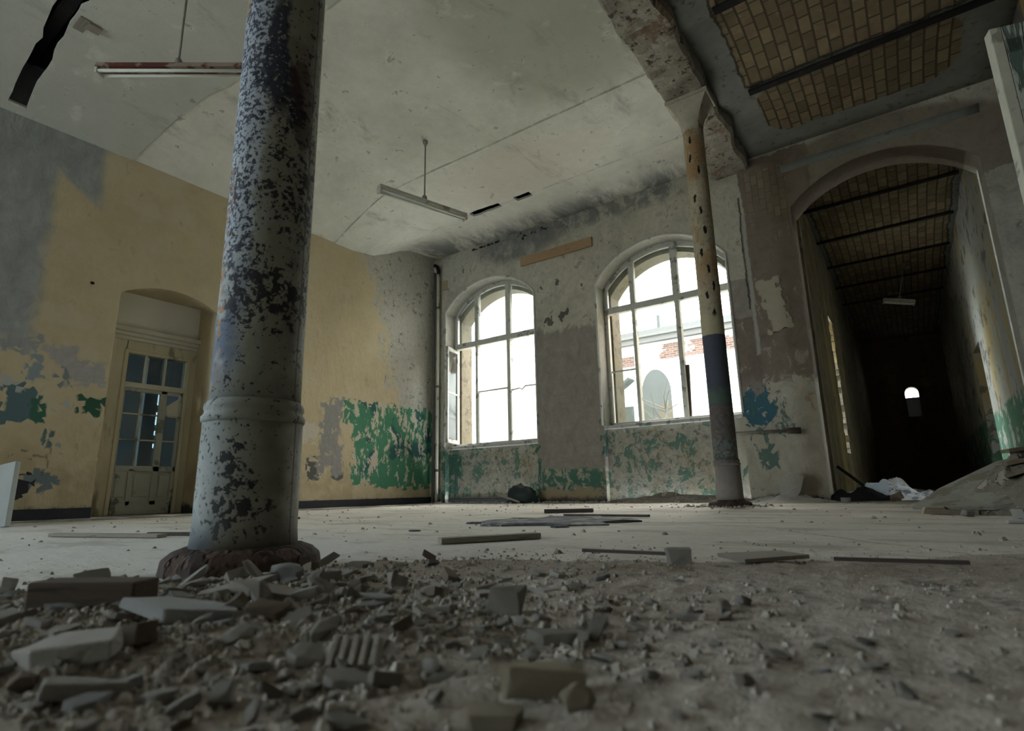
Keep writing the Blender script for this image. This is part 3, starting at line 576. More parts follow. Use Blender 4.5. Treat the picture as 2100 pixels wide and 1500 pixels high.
m = MB(); m.box((XD-.06,2.525,.0),(XD-.015,2.56,1.40)); m.box((XD-.06,3.14,.0),(XD-.015,3.175,1.40)); m.box((XD-.06,2.53,1.36),(XD-.015,3.17,1.40)); m.box((XD-.06,2.53,.47),(XD-.015,3.17,.53)); m.box((XD-.06,2.53,.0),(XD-.015,3.17,.15)); m.box((XD-.05,2.53,.1),(XD-.03,3.17,.5))
m.box((XD-.06,2.93,.1),(XD-.015,3.0,1.40)); m.box((XD-.06,2.69,.1),(XD-.015,2.74,.5)); m.build('leaf_frame', M['doorw'], lf, bevel=.005)
for a, b in ((2.575,2.675),(2.755,2.915),(3.015,3.125)): MB().box((XD-.035,a,.19),(XD-.02,b,.43)).build('panel', M['doorw'], lf, bevel=.008)
m = MB(); m.box((XD-.048,2.722,.53),(XD-.022,2.74,1.36)); m.box((XD-.048,2.56,1.10),(XD-.022,3.14,1.115)); m.box((XD-.048,2.56,.81),(XD-.022,3.14,.825)); m.build('glazing_bars', M['casing'], lf)
for a, b in ((2.56,2.722),(2.74,2.93),(3.0,3.14)):
    for z0, z1 in ((.53,.81),(.825,1.10),(1.115,1.36)):
        if (a, z0) == (3.0, 1.115): continue
        MB().box((XD-.037,a,z0),(XD-.033,b,z1)).build('pane', M['dglass'], lf)
MB().prism([(3.0,1.12),(3.14,1.12),(3.14,1.33),(3.0,1.22)], lambda p: (XD-.038,p[0],p[1]), lambda p: (XD-.032,p[0],p[1])).build('pane', M['corn'], lf)
# the room behind the door, with a narrow bright window on its far side
m = MB(); m.box((-10.8,.8,-.1),(-10.5,4.17,3.6)); m.box((-10.8,4.38,-.1),(-10.5,6.8,3.6)); m.box((-10.8,4.17,2.04),(-10.5,4.38,3.6)); m.box((-10.8,4.17,-.1),(-10.5,4.38,1.0))
m.box((-10.6,.6,-.1),(-9.9,.8,3.6)); m.box((-9.3,.6,-.1),(-7.08,.8,3.6)); m.box((-9.9,.6,-.1),(-9.3,.8,.9)); m.box((-9.9,.6,2.4),(-9.3,.8,3.6)); m.box((-10.6,6.8,-.1),(-7.08,7.0,3.6)); m.box((-10.8,.6,3.4),(-7.0,7.0,3.6)); m.box((-10.8,.6,-.2),(-7.0,7.0,0))  # side wall has an added, unseen opening that brightens the door glass
m.box((-7.2,.8,0),(-7.08,2.2,3.4)); m.box((-7.2,3.3,0),(-7.08,6.9,3.4)); m.box((-7.2,2.0,2.5),(-7.08,3.5,3.4)); m.box((-9.2,4.75,0),(-9.0,6.8,3.4)); m.box((-9.4,3.62,0),(-9.3,3.80,3.4))
struct(m.build('wall_beyond', M['room']))
w3 = struct(bpy.data.objects.new('window_3', None)); C.objects.link(w3)
m = MB(); m.box((-10.62,4.17,1.62),(-10.56,4.38,1.74)); m.box((-10.62,4.26,1.0),(-10.56,4.29,1.65)); m.box((-10.62,4.17,1.30),(-10.56,4.38,1.40)); m.box((-10.62,4.17,1.08),(-10.56,4.38,1.22)); m.build('window_frame', M['doorw'], w3)

# ------------------------------------------------------------------ columns and girder
def column(loc, label, mat, rb, rt, name='iron_column', squash=1.0):
    t = thing(name, label, 'column', loc)
    m = MB(); n = 20; vs = []; fs = []
    prof = [(.185,0),(.180,.035),(.160,.052),(.140,.060)]
    m.lathe(prof, 28, jit=.012); m.build('base_flange', M['flange'], t, bevel=.004)
    m = MB(); m.lathe([(rb+.004,.045),(rb,.10),(rb-.002,.362)], 56, jit=.0015); m.build('pedestal', mat, t, smooth=True)
    m = MB(); m.lathe([(rb-.002,.36),(rb+.003,.366),(rb+.004,.376),(rb-.003,.384),(rb-.004,.392),(rb,.398),(rb-.002,.408),(rb-.010,.418)], 56); m.build('collar_ring', mat, t, smooth=True)
    m = MB(); m.lathe([(rb-.011 + (rt-rb+.011)*q, .41 + (3.78-.41)*q) for q in [i/30 for i in range(31)]], 56, jit=.0012); m.build('shaft', mat, t, smooth=True)
    m = MB(); vs = []; fs = []; N = 24; lev = 7
    for j in range(lev):
        q = j/(lev-1); z = 3.74 + .34*q; ex = q**1.6
        for k in range(N):
            a = 2*PI*k/N; ca, sa = math.cos(a), math.sin(a); mxx = max(abs(ca), abs(sa)); sq = (1-ex) + ex/mxx
            hx = rt + (.205-rt)*ex; hy = rt + (.15-rt)*ex
            vs.append((ca*hx*sq*(1-.0), sa*hy*sq, z))
    for j in range(lev-1):
        for k in range(N): fs.append((j*N+k, j*N+(k+1)%N, (j+1)*N+(k+1)%N, (j+1)*N+k))
    fs.append(tuple((lev-1)*N+k for k in range(N))); m.add(vs, fs); m.box((-.215,-.16,4.075),(.215,.16,4.115)); m.build('capital', M['capital'], t)
    return t
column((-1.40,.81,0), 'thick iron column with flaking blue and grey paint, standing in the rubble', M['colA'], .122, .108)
column((-1.40,5.33,0), 'slim far column, rusty cream above and dark blue below, in front of the right window', M['colB'], .116, .101)
# girder over the columns: broken masonry underside
vs = []; fs = []; ny = 300; nx = 14
for j in range(ny+1):
    y = -7 + 14.05*j/ny; e0 = .03*mn.noise(Vector((0, y*2.3, 1))); e1 = .05*mn.noise(Vector((9, y*2.7, 4))); sag = -.05*max(0, (y-5.6)/1.4)
    for i in range(nx+1):
        q = i/nx; x = -1.63+e0 + (.43+e1-e0)*q
        z = 4.13 + sag + .035*mn.fractal(Vector((x*5, y*5, 0)), 1.0, 2.0, 4) - (.0 if 0 < i < nx else -.04)
        z += .02*(1 if (math.fmod(y*1.7+20, 1.0) < .05) else 0)
        vs.append((x, y, z))
    vs.append((-1.19+e1, y, 4.40)); vs.append((-1.64+e0, y, 4.40))
cw = nx+3
for j in range(ny):
    for i in range(cw): fs.append((j*cw+i, j*cw+(i+1)%cw, (j+1)*cw+(i+1)%cw, (j+1)*cw+i))
fs += [tuple(range(cw)), tuple(ny*cw+i for i in range(cw))]
tag(MB().add(vs, fs).build('girder', M['rubblestone']), 'girder with broken plaster and rusty masonry underside, carried by the slim column', 'girder')
# charred beam in the ceiling slot and a loose plank hanging from it
tag(MB().box((-6.45,1.075,4.30),(-2.9,1.185,4.40)).build('charred_beam', M['black'], bevel=.01), 'charred black beam showing through the ceiling slot at upper left', 'beam')
tag(MB().box((-5.55,1.22,4.262),(-5.35,1.30,4.275)).box((-5.46,1.29,4.25),(-5.36,1.39,4.27)).build('hanging_lath', M['plankw'], bevel=.003), 'short broken lath hanging beside the black ceiling slot', 'lath')

# ------------------------------------------------------------------ lamps
def lamp(loc, ang, L, rodlen, label, red=False):
    t = thing('fluorescent_lamp', label, 'lamp', loc, ang, 'hanging fluorescent lamps')
    b = MB(); b.prism([(-.05,.0),(.05,.0),(.035,.045),(-.035,.045)], lambda p: (-L/2,p[0],p[1]), lambda p: (L/2,p[0],p[1])); b.build('housing', M['lamp_r'] if red else M['lamp_w'], t, bevel=.003)
    for s in (-1, 1):
        b = MB(); b.box((s*L/2-.02*(s>0)-.0, -.045,-.05),(s*L/2+.02*(s<0), .045,.0)); b.build('end_cap', M['lamp_w'], t, bevel=.004)
    for yy in (-.028, .028): MB().tube([(-L/2+.015,yy,-.025),(L/2-.015,yy,-.025)], .013, 10).build('tube', M['tube'], t, smooth=True)
    MB().tube([(0,0,.04),(0,0,rodlen)], .009, 8).build('rod', M['rod'], t, smooth=True)
    MB().lathe([(.02,.045),(.032,.055),(.028,.09),(.012,.11)], 14).build('rod_cup', M['rod'], t, smooth=True)
    MB().lathe([(.014,rodlen-.06),(.03,rodlen-.03),(.03,rodlen)], 14).build('ceiling_rose', M['rod'], t, smooth=True)
    return t
lamp((-4.24,4.32,3.46), math.atan2(1.10,.32), 1.15, .82, 'cream fluorescent lamp hanging in mid room, in front of the left window')
lamp((-4.30,1.62,3.46), math.atan2(.71,.95), 1.22, .82, 'rust stained fluorescent lamp partly hidden behind the thick column', True)
lamp((.15,11.4,3.22), math.radians(8), .46, .70, 'small lamp hanging in the dark arched passage').rotation_euler = (0, math.radians(14), math.radians(8))

# ------------------------------------------------------------------ things on the walls
tag(MB().box((-4.70,6.965,3.665),(-3.43,6.999,3.81)).build('wall_board', M['plankb'], bevel=.003), 'long bare brown board fixed high on the wall between the two windows', 'board')
tag(MB().box((-6.40,6.98,3.64),(-6.28,7.0,3.82)).build('tan_plate', M['tanpatch'], bevel=.003), 'small tan plate on the wall beside the corner pipe top', 'plate')
t = thing('riser_pipe', 'pale vertical pipe in the room corner left of the left window', 'pipe', (-6.43,6.93,0)); MB().tube([(0,0,0),(0,0,3.95)], .026, 12).build('pipe_run', M['pipe'], t, smooth=True)
for z in (.5,1.9,3.3): MB().lathe([(.033,z),(.036,z+.01),(.036,z+.03),(.033,z+.04)], 14).build('pipe_clamp', M['pipe_d'], t)
MB().tube([(0,0,3.94),(0,0,4.02),(-.03,-.02,4.10),(-.07,-.03,4.12)], .03, 10).build('pipe_elbow', M['black'], t, smooth=True)
tag(MB().tube([(-6.53,6.94,0),(-6.53,6.94,4.0)], .02, 10).build('riser_pipe', M['pipe_d'], smooth=True), 'dark thinner vertical pipe tight in the room corner', 'pipe')
t = thing('rail_pipe', 'dark horizontal pipe with a round capped end on the pier right of the slim column', 'pipe', (-1.3,6.93,.775)); MB().tube([(-.55,0,.02),(.22,0,-.005)], .016, 10).build('pipe_run', M['pipe_d'], t, smooth=True); MB().tube([(.18,0,-.005),(.31,0,-.01)], .034, 14).build('end_cap', M['iron'], t, smooth=True)

# ------------------------------------------------------------------ right-hand leaf, left-hand board
t = thing('door_leaf', 'tall peeling green and white door leaf standing open at the right edge', 'door leaf', (.565,3.2,0), math.atan2(.256,.967))
MB().box((.045,-.02,0),(.72,.02,2.27)).box((.045,-.028,2.12),(.72,.028,2.27)).box((.045,-.028,0),(.16,.028,2.2)).box((.60,-.028,0),(.72,.028,2.2)).box((.1,-.028,1.0),(.7,.028,1.14)).build('leaf_panel', M['leaf'], t, bevel=.005)
MB().box((0,-.03,0),(.045,.03,2.27)).build('leaf_edge', M['leafedge'], t, bevel=.004)
tag(MB().box((-.85,-.018,0),(0,.018,.46)).build('leaning_board', M['board_l'], bevel=.004, loc=(-5.20,1.27,.005)), 'pale grey board end standing on the floor at the far left edge', 'board').rotation_euler = (math.radians(-6), math.radians(-9), math.radians(20))

# ------------------------------------------------------------------ dirt field and rubble
EDGE = [(-3.2,-.55),(-2.2,.05),(-1.75,.30),(-1.42,.44),(-1.30,.60),(-1.16,.80),(-1.17,1.0),(-1.12,1.22),(-.86,1.40),(-.52,1.50),(-.21,1.66),(.2,1.98),(.7,2.35),(1.3,2.8)]
def edge_y(x):
    for (x0,y0),(x1,y1) in zip(EDGE[:-1], EDGE[1:]):
        if x0 <= x <= x1: return y0+(y1-y0)*(x-x0)/max(x1-x0,1e-4)
    return EDGE[0][1] if x < EDGE[0][0] else EDGE[-1][1]
def dirt_h(x, y):
    d = (edge_y(x)+.10*mn.noise(Vector((x*4, y*4, 9)))-y)
    k = max(0, min(1, (d+.02)/.22)); k = k*k*(3-2*k)
    v = Vector((x, y, 0))
    h = .008 + .010*mn.noise(v*3.1) + .006*mn.noise(v*9) + .0045*mn.noise(v*24) + .0030*mn.noise(v*55)
    rub = math.exp(-((x+.95)**2/.20 + (y-.40)**2/.10)); h += rub*(.022+.012*abs(mn.noise(v*14)))
    h += .010*math.exp(-((x+.55)**2/.05 + (y-.55)**2/.06))*abs(mn.noise(v*18))
    return -.012 + k*max(.012+h, .008)
xs = [-2.6+.02*i for i in range(50)] + [-1.6+.0085*i for i in range(200)] + [.1+.02*i for i in range(59)]
ys = [-.4+.03*i for i in range(14)] + [.02+.0075*i for i in range(110)] + [.845+.014*i for i in range(140)]
vs = [(x, y, dirt_h(x, y)) for y in ys for x in xs]; nX = len(xs)
fs = [(j*nX+i, j*nX+i+1, (j+1)*nX+i+1, (j+1)*nX+i) for j in range(len(ys)-1) for i in range(nX-1)]
tag(MB().add(vs, fs).build('dirt', M['dirt'], smooth=True), 'loose grey brown mortar dirt covering the near floor', 'dirt', kind='stuff')
import bmesh
def hull_mesh(seed, kind):
    r = random.Random(seed); bm = bmesh.new()
    if kind == 'flat':
        n = r.randint(5, 7); a0 = r.random()*6
        pts = [((.5+.25*r.uniform(-1,1))*math.cos(a0+2*PI*i/n), (.36+.16*r.uniform(-1,1))*math.sin(a0+2*PI*i/n)) for i in range(n)]
        for (px, py) in pts:
            for z in (-.09, .09): bm.verts.new((px*(1+.06*r.uniform(-1,1)), py*(1+.06*r.uniform(-1,1)), z+.025*r.uniform(-1,1)))
    elif kind == 'chunk':
        for sx in (-1,1):
            for sy in (-1,1):
                for sz in (-1,1):
                    bm.verts.new((sx*.46*(1+.3*r.uniform(-1,.5)), sy*.36*(1+.35*r.uniform(-1,.5)), sz*.27*(1+.4*r.uniform(-1,.4))))
        for _ in range(3): bm.verts.new((r.uniform(-.55,.55), r.uniform(-.45,.45), r.choice((-1,1))*.30))
    else:
        for i in range(16):
            v = Vector((r.gauss(0,1), r.gauss(0,1), r.gauss(0,1))).normalized(); v = Vector((v.x*.5, v.y*.40, v.z*.30)) * r.uniform(.8,1.05); bm.verts.new(v)
    res = bmesh.ops.convex_hull(bm, input=bm.verts)
    bmesh.ops.delete(bm, geom=[g for g in res['geom_interior'] if isinstance(g, bmesh.types.BMVert)], context='VERTS')
    bmesh.ops.dissolve_limit(bm, angle_limit=.05, verts=bm.verts, edges=bm.edges)
    bmesh.ops.bevel(bm, geom=list(bm.edges), offset=.014, segments=1, affect='EDGES', profile=.5)
    bmesh.ops.triangulate(bm, faces=bm.faces); bmesh.ops.subdivide_edges(bm, edges=[e for e in bm.edges if e.calc_length() > .12], cuts=2, use_grid_fill=True)
    bmesh.ops.triangulate(bm, faces=bm.faces)
    for v in bm.verts:
        q = v.co*3.2 + Vector((seed*1.7, 0, 0)); d = mn.noise_vector(q)*.035 + mn.noise_vector(v.co*9+Vector((0,seed,0)))*.014
        v.co += Vector((d.x, d.y, d.z*.55))
    bmesh.ops.recalc_face_normals(bm, faces=bm.faces)
    me = bpy.data.meshes.new('fragment_%d' % seed); bm.to_mesh(me); bm.free(); return me
FLAT = [hull_mesh(i, 'flat') for i in range(9)]; LUMP = [hull_mesh(50+i, 'lump' if i in (1,3,6) else 'chunk') for i in range(8)]
def frag(name, me, mat, x, y, s, rot, label, cat, group=None, sink=.35, z=None):
    key = (me.name, mat.name)
    if key not in frag.cache:
        m2 = me.copy(); m2.materials.clear(); m2.materials.append(mat); frag.cache[key] = m2
    o = bpy.data.objects.new(name, frag.cache[key]); C.objects.link(o); o.scale = s; o.rotation_euler = rot
    mt = Matrix.Rotation(rot[2],3,'Z') @ Matrix.Rotation(rot[1],3,'Y') @ Matrix.Rotation(rot[0],3,'X')
    lo = min((mt @ Vector((v.co.x*s[0], v.co.y*s[1], v.co.z*s[2]))).z for v in me.vertices); hgt = -lo
    base = max(dirt_h(x, y), 0) if z is None else z
    o.location = (x, y, base + hgt*(1-sink)); tag(o, label, cat, group); return o
frag.cache = {}
D2 = math.radians
frag('stone', LUMP[0], M['frag_och'], -.29, .445, (.072,.042,.058), (0,D2(4),D2(38)), 'largest pale ochre stone lying alone in the near dirt', 'stone', None, .55)
frag('stone', LUMP[3], M['frag_och'], -.246, .428, (.036,.034,.044), (0,0,1), 'small rounded stone touching the right end of the big ochre stone', 'stone')
frag('stone', LUMP[2], M['frag'], -.487, .668, (.052,.040,.080), (0,D2(8),D2(20)), 'upright grey plaster chunk standing alone in the middle of the dirt', 'stone')
frag('stone', LUMP[5], M['frag'], -.481, 1.345, (.062,.050,.072), (0,0,.5), 'grey block at the right end of the thin dark stick', 'stone')
frag('stone', LUMP[4], M['frag_och'], -.285, .372, (.042,.03,.026), (0,0,.5), 'low ochre lump at the bottom edge below the big ochre stone', 'stone')
frag('plaster_slab', FLAT[1], M['frag_blue'], -.775, .385, (.15,.12,.075), (D2(-4),D2(6),D2(30)), 'broad pale plaster slab in the rubble below the thick column', 'plaster slab')
frag('plaster_slab', FLAT[3], M['frag'], -.72, .235, (.14,.10,.10), (D2(5),D2(-4),D2(20)), 'largest blurred plaster slab in the bottom left corner', 'plaster slab')
frag('plaster_slab', FLAT[4], M['frag'], -.60, .205, (.08,.06,.08), (D2(-6),D2(10),D2(60)), 'dark tilted slab at the bottom edge below the largest blurred slab', 'plaster slab')
frag('plaster_slab', FLAT[5], M['frag'], -.436, .362, (.050,.036,.045), (D2(8),D2(6),D2(40)), 'small squarish tile piece in front of the ribbed tile', 'plaster slab')
frag('plaster_slab', FLAT[2], M['frag'], -.83, .52, (.15,.07,.07), (D2(4),D2(12),D2(40)), 'long pale slab leaning on rubble right of the brown timber', 'plaster slab')
frag('plaster_slab', FLAT[0], M['frag'], -.90, .50, (.12,.06,.06), (D2(10),D2(-12),D2(35)), 'brownish slab propped between timber and thick column', 'plaster slab')
frag('stone', LUMP[1], M['frag_blue'], -1.0, .665, (.075,.065,.08), (D2(10),0,.6), 'pale faceted stone lying against the thick column base', 'stone')
frag('stone', LUMP[6], M['frag'], -1.03, .62, (.075,.030,.036), (0,D2(38),D2(100)), 'long rounded stone leaning up on the thick column base', 'stone')
frag('stone', LUMP[7], M['frag'], -.92, .70, (.05,.045,.05), (0,0,1), 'grey stone right of the pale faceted stone by the thick column', 'stone')
frag('plaster_chip', LUMP[4], M['frag_white'], -1.08, .535, (.055,.016,.018), (0,D2(-38),D2(80)), 'white splinter standing before the thick column base', 'chip')
frag('plaster_chip', LUMP[2], M['frag_white'], -1.13, .50, (.045,.015,.016), (0,D2(-20),D2(60)), 'thin pinkish white splinter left of the standing white splinter', 'chip')
frag('plaster_chip', LUMP[1], M['frag_white'], -.70, .36, (.034,.016,.03), (0,D2(-30),D2(60)), 'small white chip at the lower right of the broad plaster slab', 'chip')
frag('plaster_slab', FLAT[6], M['frag'], -.36, .60, (.07,.04,.08), (0,D2(5),D2(35)), 'flat layered chunk above the big ochre stone', 'plaster slab')
frag('plaster_slab', FLAT[7], M['frag'], -.278, .78, (.05,.03,.06), (0,0,D2(20)), 'flat chip alone in the dirt right of the upright chunk', 'plaster slab')
frag('stone', LUMP[3], M['frag'], -.146, .54, (.022,.02,.022), (0,0,.3), 'tiny stone alone in the dirt right of the big ochre stone', 'stone')
frag('plaster_slab', FLAT[8], M['frag_blue'], -.70, .60, (.11,.06,.06), (D2(4),D2(3),D2(30)), 'flat pale blue grey flake right of the thick column', 'plaster slab')
# ribbed clay tile fragment
t = thing('ribbed_tile', 'grooved clay tile fragment half buried in the rubble', 'tile', (-.485,.405,dirt_h(-.485,.405)+.008), D2(38)); t.rotation_euler = (D2(35),0,D2(38))
b = MB(); b.box((-.026,-.018,-.006),(.026,.018,.0)); [b.box((-.024+.0105*i,-.018,-.001),(-.018+.0105*i,.018,.006)) for i in range(5)]; b.build('tile_body', M['frag'], t, bevel=.0012)
o = tag(MB().box((-.08,-.025,0),(.08,.025,.052)).build('timber_block', M['brownblock'], bevel=.003, loc=(-.975,.345,.016)), 'dark brown timber offcut at the left edge of the rubble', 'timber'); o.rotation_euler = (0,0,D2(30))
# the many unremarkable fragments
def dens(x, y):
    return 1.25*math.exp(-((x+.88)**2/.17 + (y-.42)**2/.11)) + .40*math.exp(-((x+.45)**2/.05+(y-.50)**2/.10)) + .03
KINDS = [('stone', LUMP, M['frag'], 'small grey mortar lump among the near rubble', 'stone', 'small mortar lumps in the rubble'),
         ('plaster_flake', FLAT, M['frag'], 'small flat grey plaster flake among the near rubble', 'plaster flake', 'small plaster flakes in the rubble'),
         ('plaster_flake', FLAT, M['frag_blue'], 'small flat bluish plaster flake among the near rubble', 'plaster flake', 'small bluish flakes in the rubble'),
         ('brick_chip', LUMP, M['frag_brn'], 'small brown brick chip among the near rubble', 'brick chip', 'small brown brick chips in the rubble')]
R2 = random.Random(21); cand = []
while len(cand) < 2600:
    x = R2.uniform(-1.45,.05); y = R2.uniform(.16,1.2)
    if y > edge_y(x)-.03 or R2.random() > dens(x, y)*.9: continue
    if math.hypot(x+1.40, y-.81) < .23 or math.hypot(x, y) < .36 or (math.hypot(x+.29, y-.44) < .08): continue
    s = .008 + (.034 if x < -.5 else .018)*R2.random()**2.6
    cand.append((s, x, y))
cand.sort(key=lambda c: -c[0]/math.hypot(c[1], c[2]))
placed = []; small = []
for s, x, y in cand:
    if len(placed) < 270 and all((x-px)**2+(y-py)**2 > (.62*(s+ps))**2 for ps, px, py in placed): placed.append((s, x, y))
    else: small.append((min(s, .016), x, y))
for s, x, y in placed:
    k = R2.choices(range(4), (.24,.52,.17,.07))[0]; nm, pool, mt, lab, cat, grp = KINDS[k]; flat = pool is FLAT
    sc = (s*R2.uniform(1.0,1.5), s*R2.uniform(.8,1.2), s*(R2.uniform(.7,1.3) if flat else R2.uniform(.7,1.1)))
    til = .28 if flat else .6
    frag(nm, R2.choice(pool), mt, x, y, sc, (R2.uniform(-til,til), R2.uniform(-til,til), R2.uniform(0,6.28)), lab, cat, grp, .3)
# grit: uncountable crumbs in one mesh
g_ = MB(); RG = random.Random(5)
def crumb(x, y, s):
    q = [Vector((RG.uniform(-1,1), RG.uniform(-1,1), RG.uniform(-.6,.6))).normalized()*s*RG.uniform(.5,.8) for _ in range(2)]
    a = RG.random()*6; z = max(dirt_h(x, y), 0)
    top = (x+RG.uniform(-.2,.2)*s, y+RG.uniform(-.2,.2)*s, z+s*RG.uniform(.25,.55)); n = RG.randint(4,6)
    ring = [(x+math.cos(a+2*PI*i/n)*s*RG.uniform(.4,.65), y+math.sin(a+2*PI*i/n)*s*RG.uniform(.35,.6), z-.001+s*RG.uniform(-.05,.12)) for i in range(n)]
    r2 = [(p[0]*.45+x*.55, p[1]*.45+y*.55, z+s*RG.uniform(.28,.5)) for p in ring]
    g_.add(ring+r2, [(i,(i+1)%n,n+(i+1)%n,n+i) for i in range(n)]+[tuple(n+i for i in range(n))])
for s, x, y in small: crumb(x, y, s*1.1)
cnt = 0
while cnt < 11000:
    x = RG.uniform(-1.5,.9); y = .16+1.6*RG.random()**1.4
    if y > edge_y(x)+.03 or RG.random() > .25+dens(x,y) or math.hypot(x,y) < .33: continue
    crumb(x, y, (.0025+.0075*RG.random()**2.5)*(1.15 if x < -.45 else .75)); cnt += 1
for _ in range(1500):                                              # crumbs scattered over the clean floor
    x = RG.uniform(-5.5,.9); y = RG.uniform(.5,6.6) if _ % 2 else edge_y(x)+abs(RG.gauss(0,.22))
    if y < edge_y(x): continue
    crumb(x, y, (.006+.022*RG.random()**3)*(1 if _ % 2 else .6))
for _ in range(900):                                              # line of fallen plaster along the window wall
    x = RG.uniform(-6.4,-.8); y = 7.0-abs(RG.gauss(0,.22)); crumb(x, y, .012+.05*RG.random()**3)
for _ in range(260):
    a = RG.uniform(0,6.28); r = .17+abs(RG.gauss(0,.12)); crumb(-1.40+r*math.cos(a), 5.33+r*math.sin(a), .010+.03*RG.random()**2)
tag(g_.build('grit', M['grit']), 'mortar crumbs and grit strewn over dirt and floor', 'grit', kind='stuff')

# ------------------------------------------------------------------ planks, sticks and sheets on the floor
def bar(name, a, b, w, h, mat, label, cat, z=.0, tilt=0.0, group=None):
    a = Vector((*a, 0)); b = Vector((*b, 0)); L = (b-a).length; ang = math.atan2(b.y-a.y, b.x-a.x)
    o = MB().box((0,-w/2,0),(L,w/2,h)).build(name, mat, bevel=min(w,h)*.12, loc=(a.x,a.y,z)); o.rotation_euler = (0,-tilt,ang); return tag(o, label, cat, group)
bar('plank', (-1.404,1.53), (-1.203,1.86), .05, .020, M['plankw'], 'grey weathered plank lying on the pale floor in mid room', 'plank', .002)
bar('plank', (-2.43,3.85), (-2.11,4.06), .06, .028, M['plankd'], 'short dark plank lying nearest the window wall', 'plank', .002)
bar('stick', (-.779,1.425), (-.538,1.438), .010, .008, M['plankd'], 'thin dark stick pointing at the grey block', 'stick', .012)
bar('stick', (-.179,1.475), (.06,1.515), .010, .008, M['plankd'], 'thin dark stick in the dirt right of the thin panel', 'stick', .014)
bar('stick', (-1.95,3.34), (-1.36,3.34), .03, .014, M['plankd'], 'long dark slat along the far side of the torn felt', 'stick', .006)
bar('slat', (-3.1,1.30), (-2.55,1.50), .03, .014, M['plankd'], 'dark slat on the floor left of the thick column', 'slat', .002)
bar('slat', (-3.55,1.05), (-2.85,1.25), .05, .016, M['plankw'], 'grey slat nearer the viewer left of the thick column', 'slat', .002)
bar('slat', (-4.6,2.3), (-3.8,2.6), .05, .016, M['plankd'], 'dark slat far left on the floor before the glazed door', 'slat', .002)
bar('stick', (-5.03,6.68), (-4.55,6.60), .03, .022, M['stickw'], 'pale stick propped on the dark bag under the left window', 'stick', .12, -.24)
o = MB().prism([(-.427,1.459),(-.339,1.36),(-.232,1.512),(-.308,1.575)], lambda p: (p[0],p[1],.012), lambda p: (p[0],p[1],.021)).build('thin_panel', M['plankw'], bevel=.001); tag(o, 'thin dusty rectangular panel lying in the dirt right of the grey block', 'panel')
poly = []; rf = random.Random(11)
for i in range(26):
    a = 2*PI*i/26; poly.append((-1.72+.42*math.cos(a)*(1+.2*rf.uniform(-1,1)), 2.85+.42*math.sin(a)*(1+.2*rf.uniform(-1,1))))
o = MB().prism(poly, lambda p: (p[0],p[1],.001), lambda p: (p[0],p[1],.010+.012*mn.noise(Vector((p[0]*8,p[1]*8,0))))).build('felt_sheet', M['felt']); tag(o, 'torn dark bitumen felt lying on the floor in mid room', 'felt sheet')
for (x, y, s, lab) in ((-2.08,2.55,.11,'small dark felt scrap left of the torn felt'),(-1.45,2.42,.10,'small dark felt scrap in front of the torn felt'),(-1.98,1.98,.07,'lone dark flake between plank and thick column')):
    frag('felt_scrap', FLAT[2], M['felt'], x, y, (s,s*.6,s*.5), (0,0,.4), lab, 'felt scrap', None, .1)
# dark bag by the wall
vs = []; fs = []; n1, n2 = 24, 12
for j in range(n2+1):
    for i in range(n1):
        a = 2*PI*i/n1; e = PI/2*j/n2; p = Vector((math.cos(a)*math.cos(e), math.sin(a)*math.cos(e), math.sin(e))); k = 1+.35*mn.noise(p*2.2+Vector((3,1,5)))
        vs.append((p.x*.27*k, p.y*.13*k, max(p.z*.25*k+.01*mn.noise(p*9), 0)))
for j in range(n2):
    for i in range(n1): fs.append((j*n1+i, j*n1+(i+1)%n1, (j+1)*n1+(i+1)%n1, (j+1)*n1+i))
tag(MB().add(vs, fs).build('plastic_bag', M['bag'], smooth=True, loc=(-4.66,6.78,0)), 'dark crumpled plastic bag slumped under the left window', 'bag')

# ------------------------------------------------------------------ debris heap on the right
def heap(name, cx, cy, rx, ry, h, mat, label, seed, n=44, rough=.35):
    vs = []; fs = []
    for j in range(n+1):
        for i in range(n+1):
            u = -1+2*i/n; v = -1+2*j/n; r = math.hypot(u, v); b = max(0, 1-r**1.6)
            k = mn.fractal(Vector((u*3+seed, v*3, seed)), 1.0, 2.0, 4)
            vs.append((cx+u*rx, cy+v*ry, -.01+max(0, h*b*(1+rough*k))))
    for j in range(n):
        for i in range(n): fs.append((j*(n+1)+i, j*(n+1)+i+1, (j+1)*(n+1)+i+1, (j+1)*(n+1)+i))
    return tag(MB().add(vs, fs).build(name, mat), label, 'rubble', kind='stuff')
heap('rubble_heap', .70, 4.5, .58, .75, .38, M['heap'], 'heap of dirt and rubble at right before the arched passage', 1)
o = MB().add([(-.06,4.28,.035),(.30,3.98,.045),(.62,4.02,.12),(.72,4.45,.36),(.42,4.75,.30),(.10,4.62,.14)], [(0,1,2,3,4,5)]).build('fibreboard_sheet', M['fibre'], solid=.02); tag(o, 'dusty bent sheet of fibreboard sloping over the right rubble heap', 'sheet')
for k, (a, b, z, til, lab) in enumerate((((.42,4.35),(1.0,4.42),.26,.22,'brown splintered plank on top of the right rubble heap'), ((.40,4.20),(.95,4.10),.19,.32,'lower brown plank sticking from the right rubble heap'), ((.45,4.55),(1.05,4.75),.34,.16,'hindmost brown plank on the right rubble heap'), ((.02,4.02),(.24,3.95),.004,.0,'flat wood strip on the floor before the right rubble heap'))):
    bar('plank', a, b, .10 if k < 3 else .04, .022, M['moundwood'], lab, 'plank', z, til)
frag('stone', LUMP[5], M['frag'], .37, 3.62, (.075,.07,.085), (0,0,1), 'grey block under the lifted edge of the fibreboard sheet', 'stone', None, .1, 0)
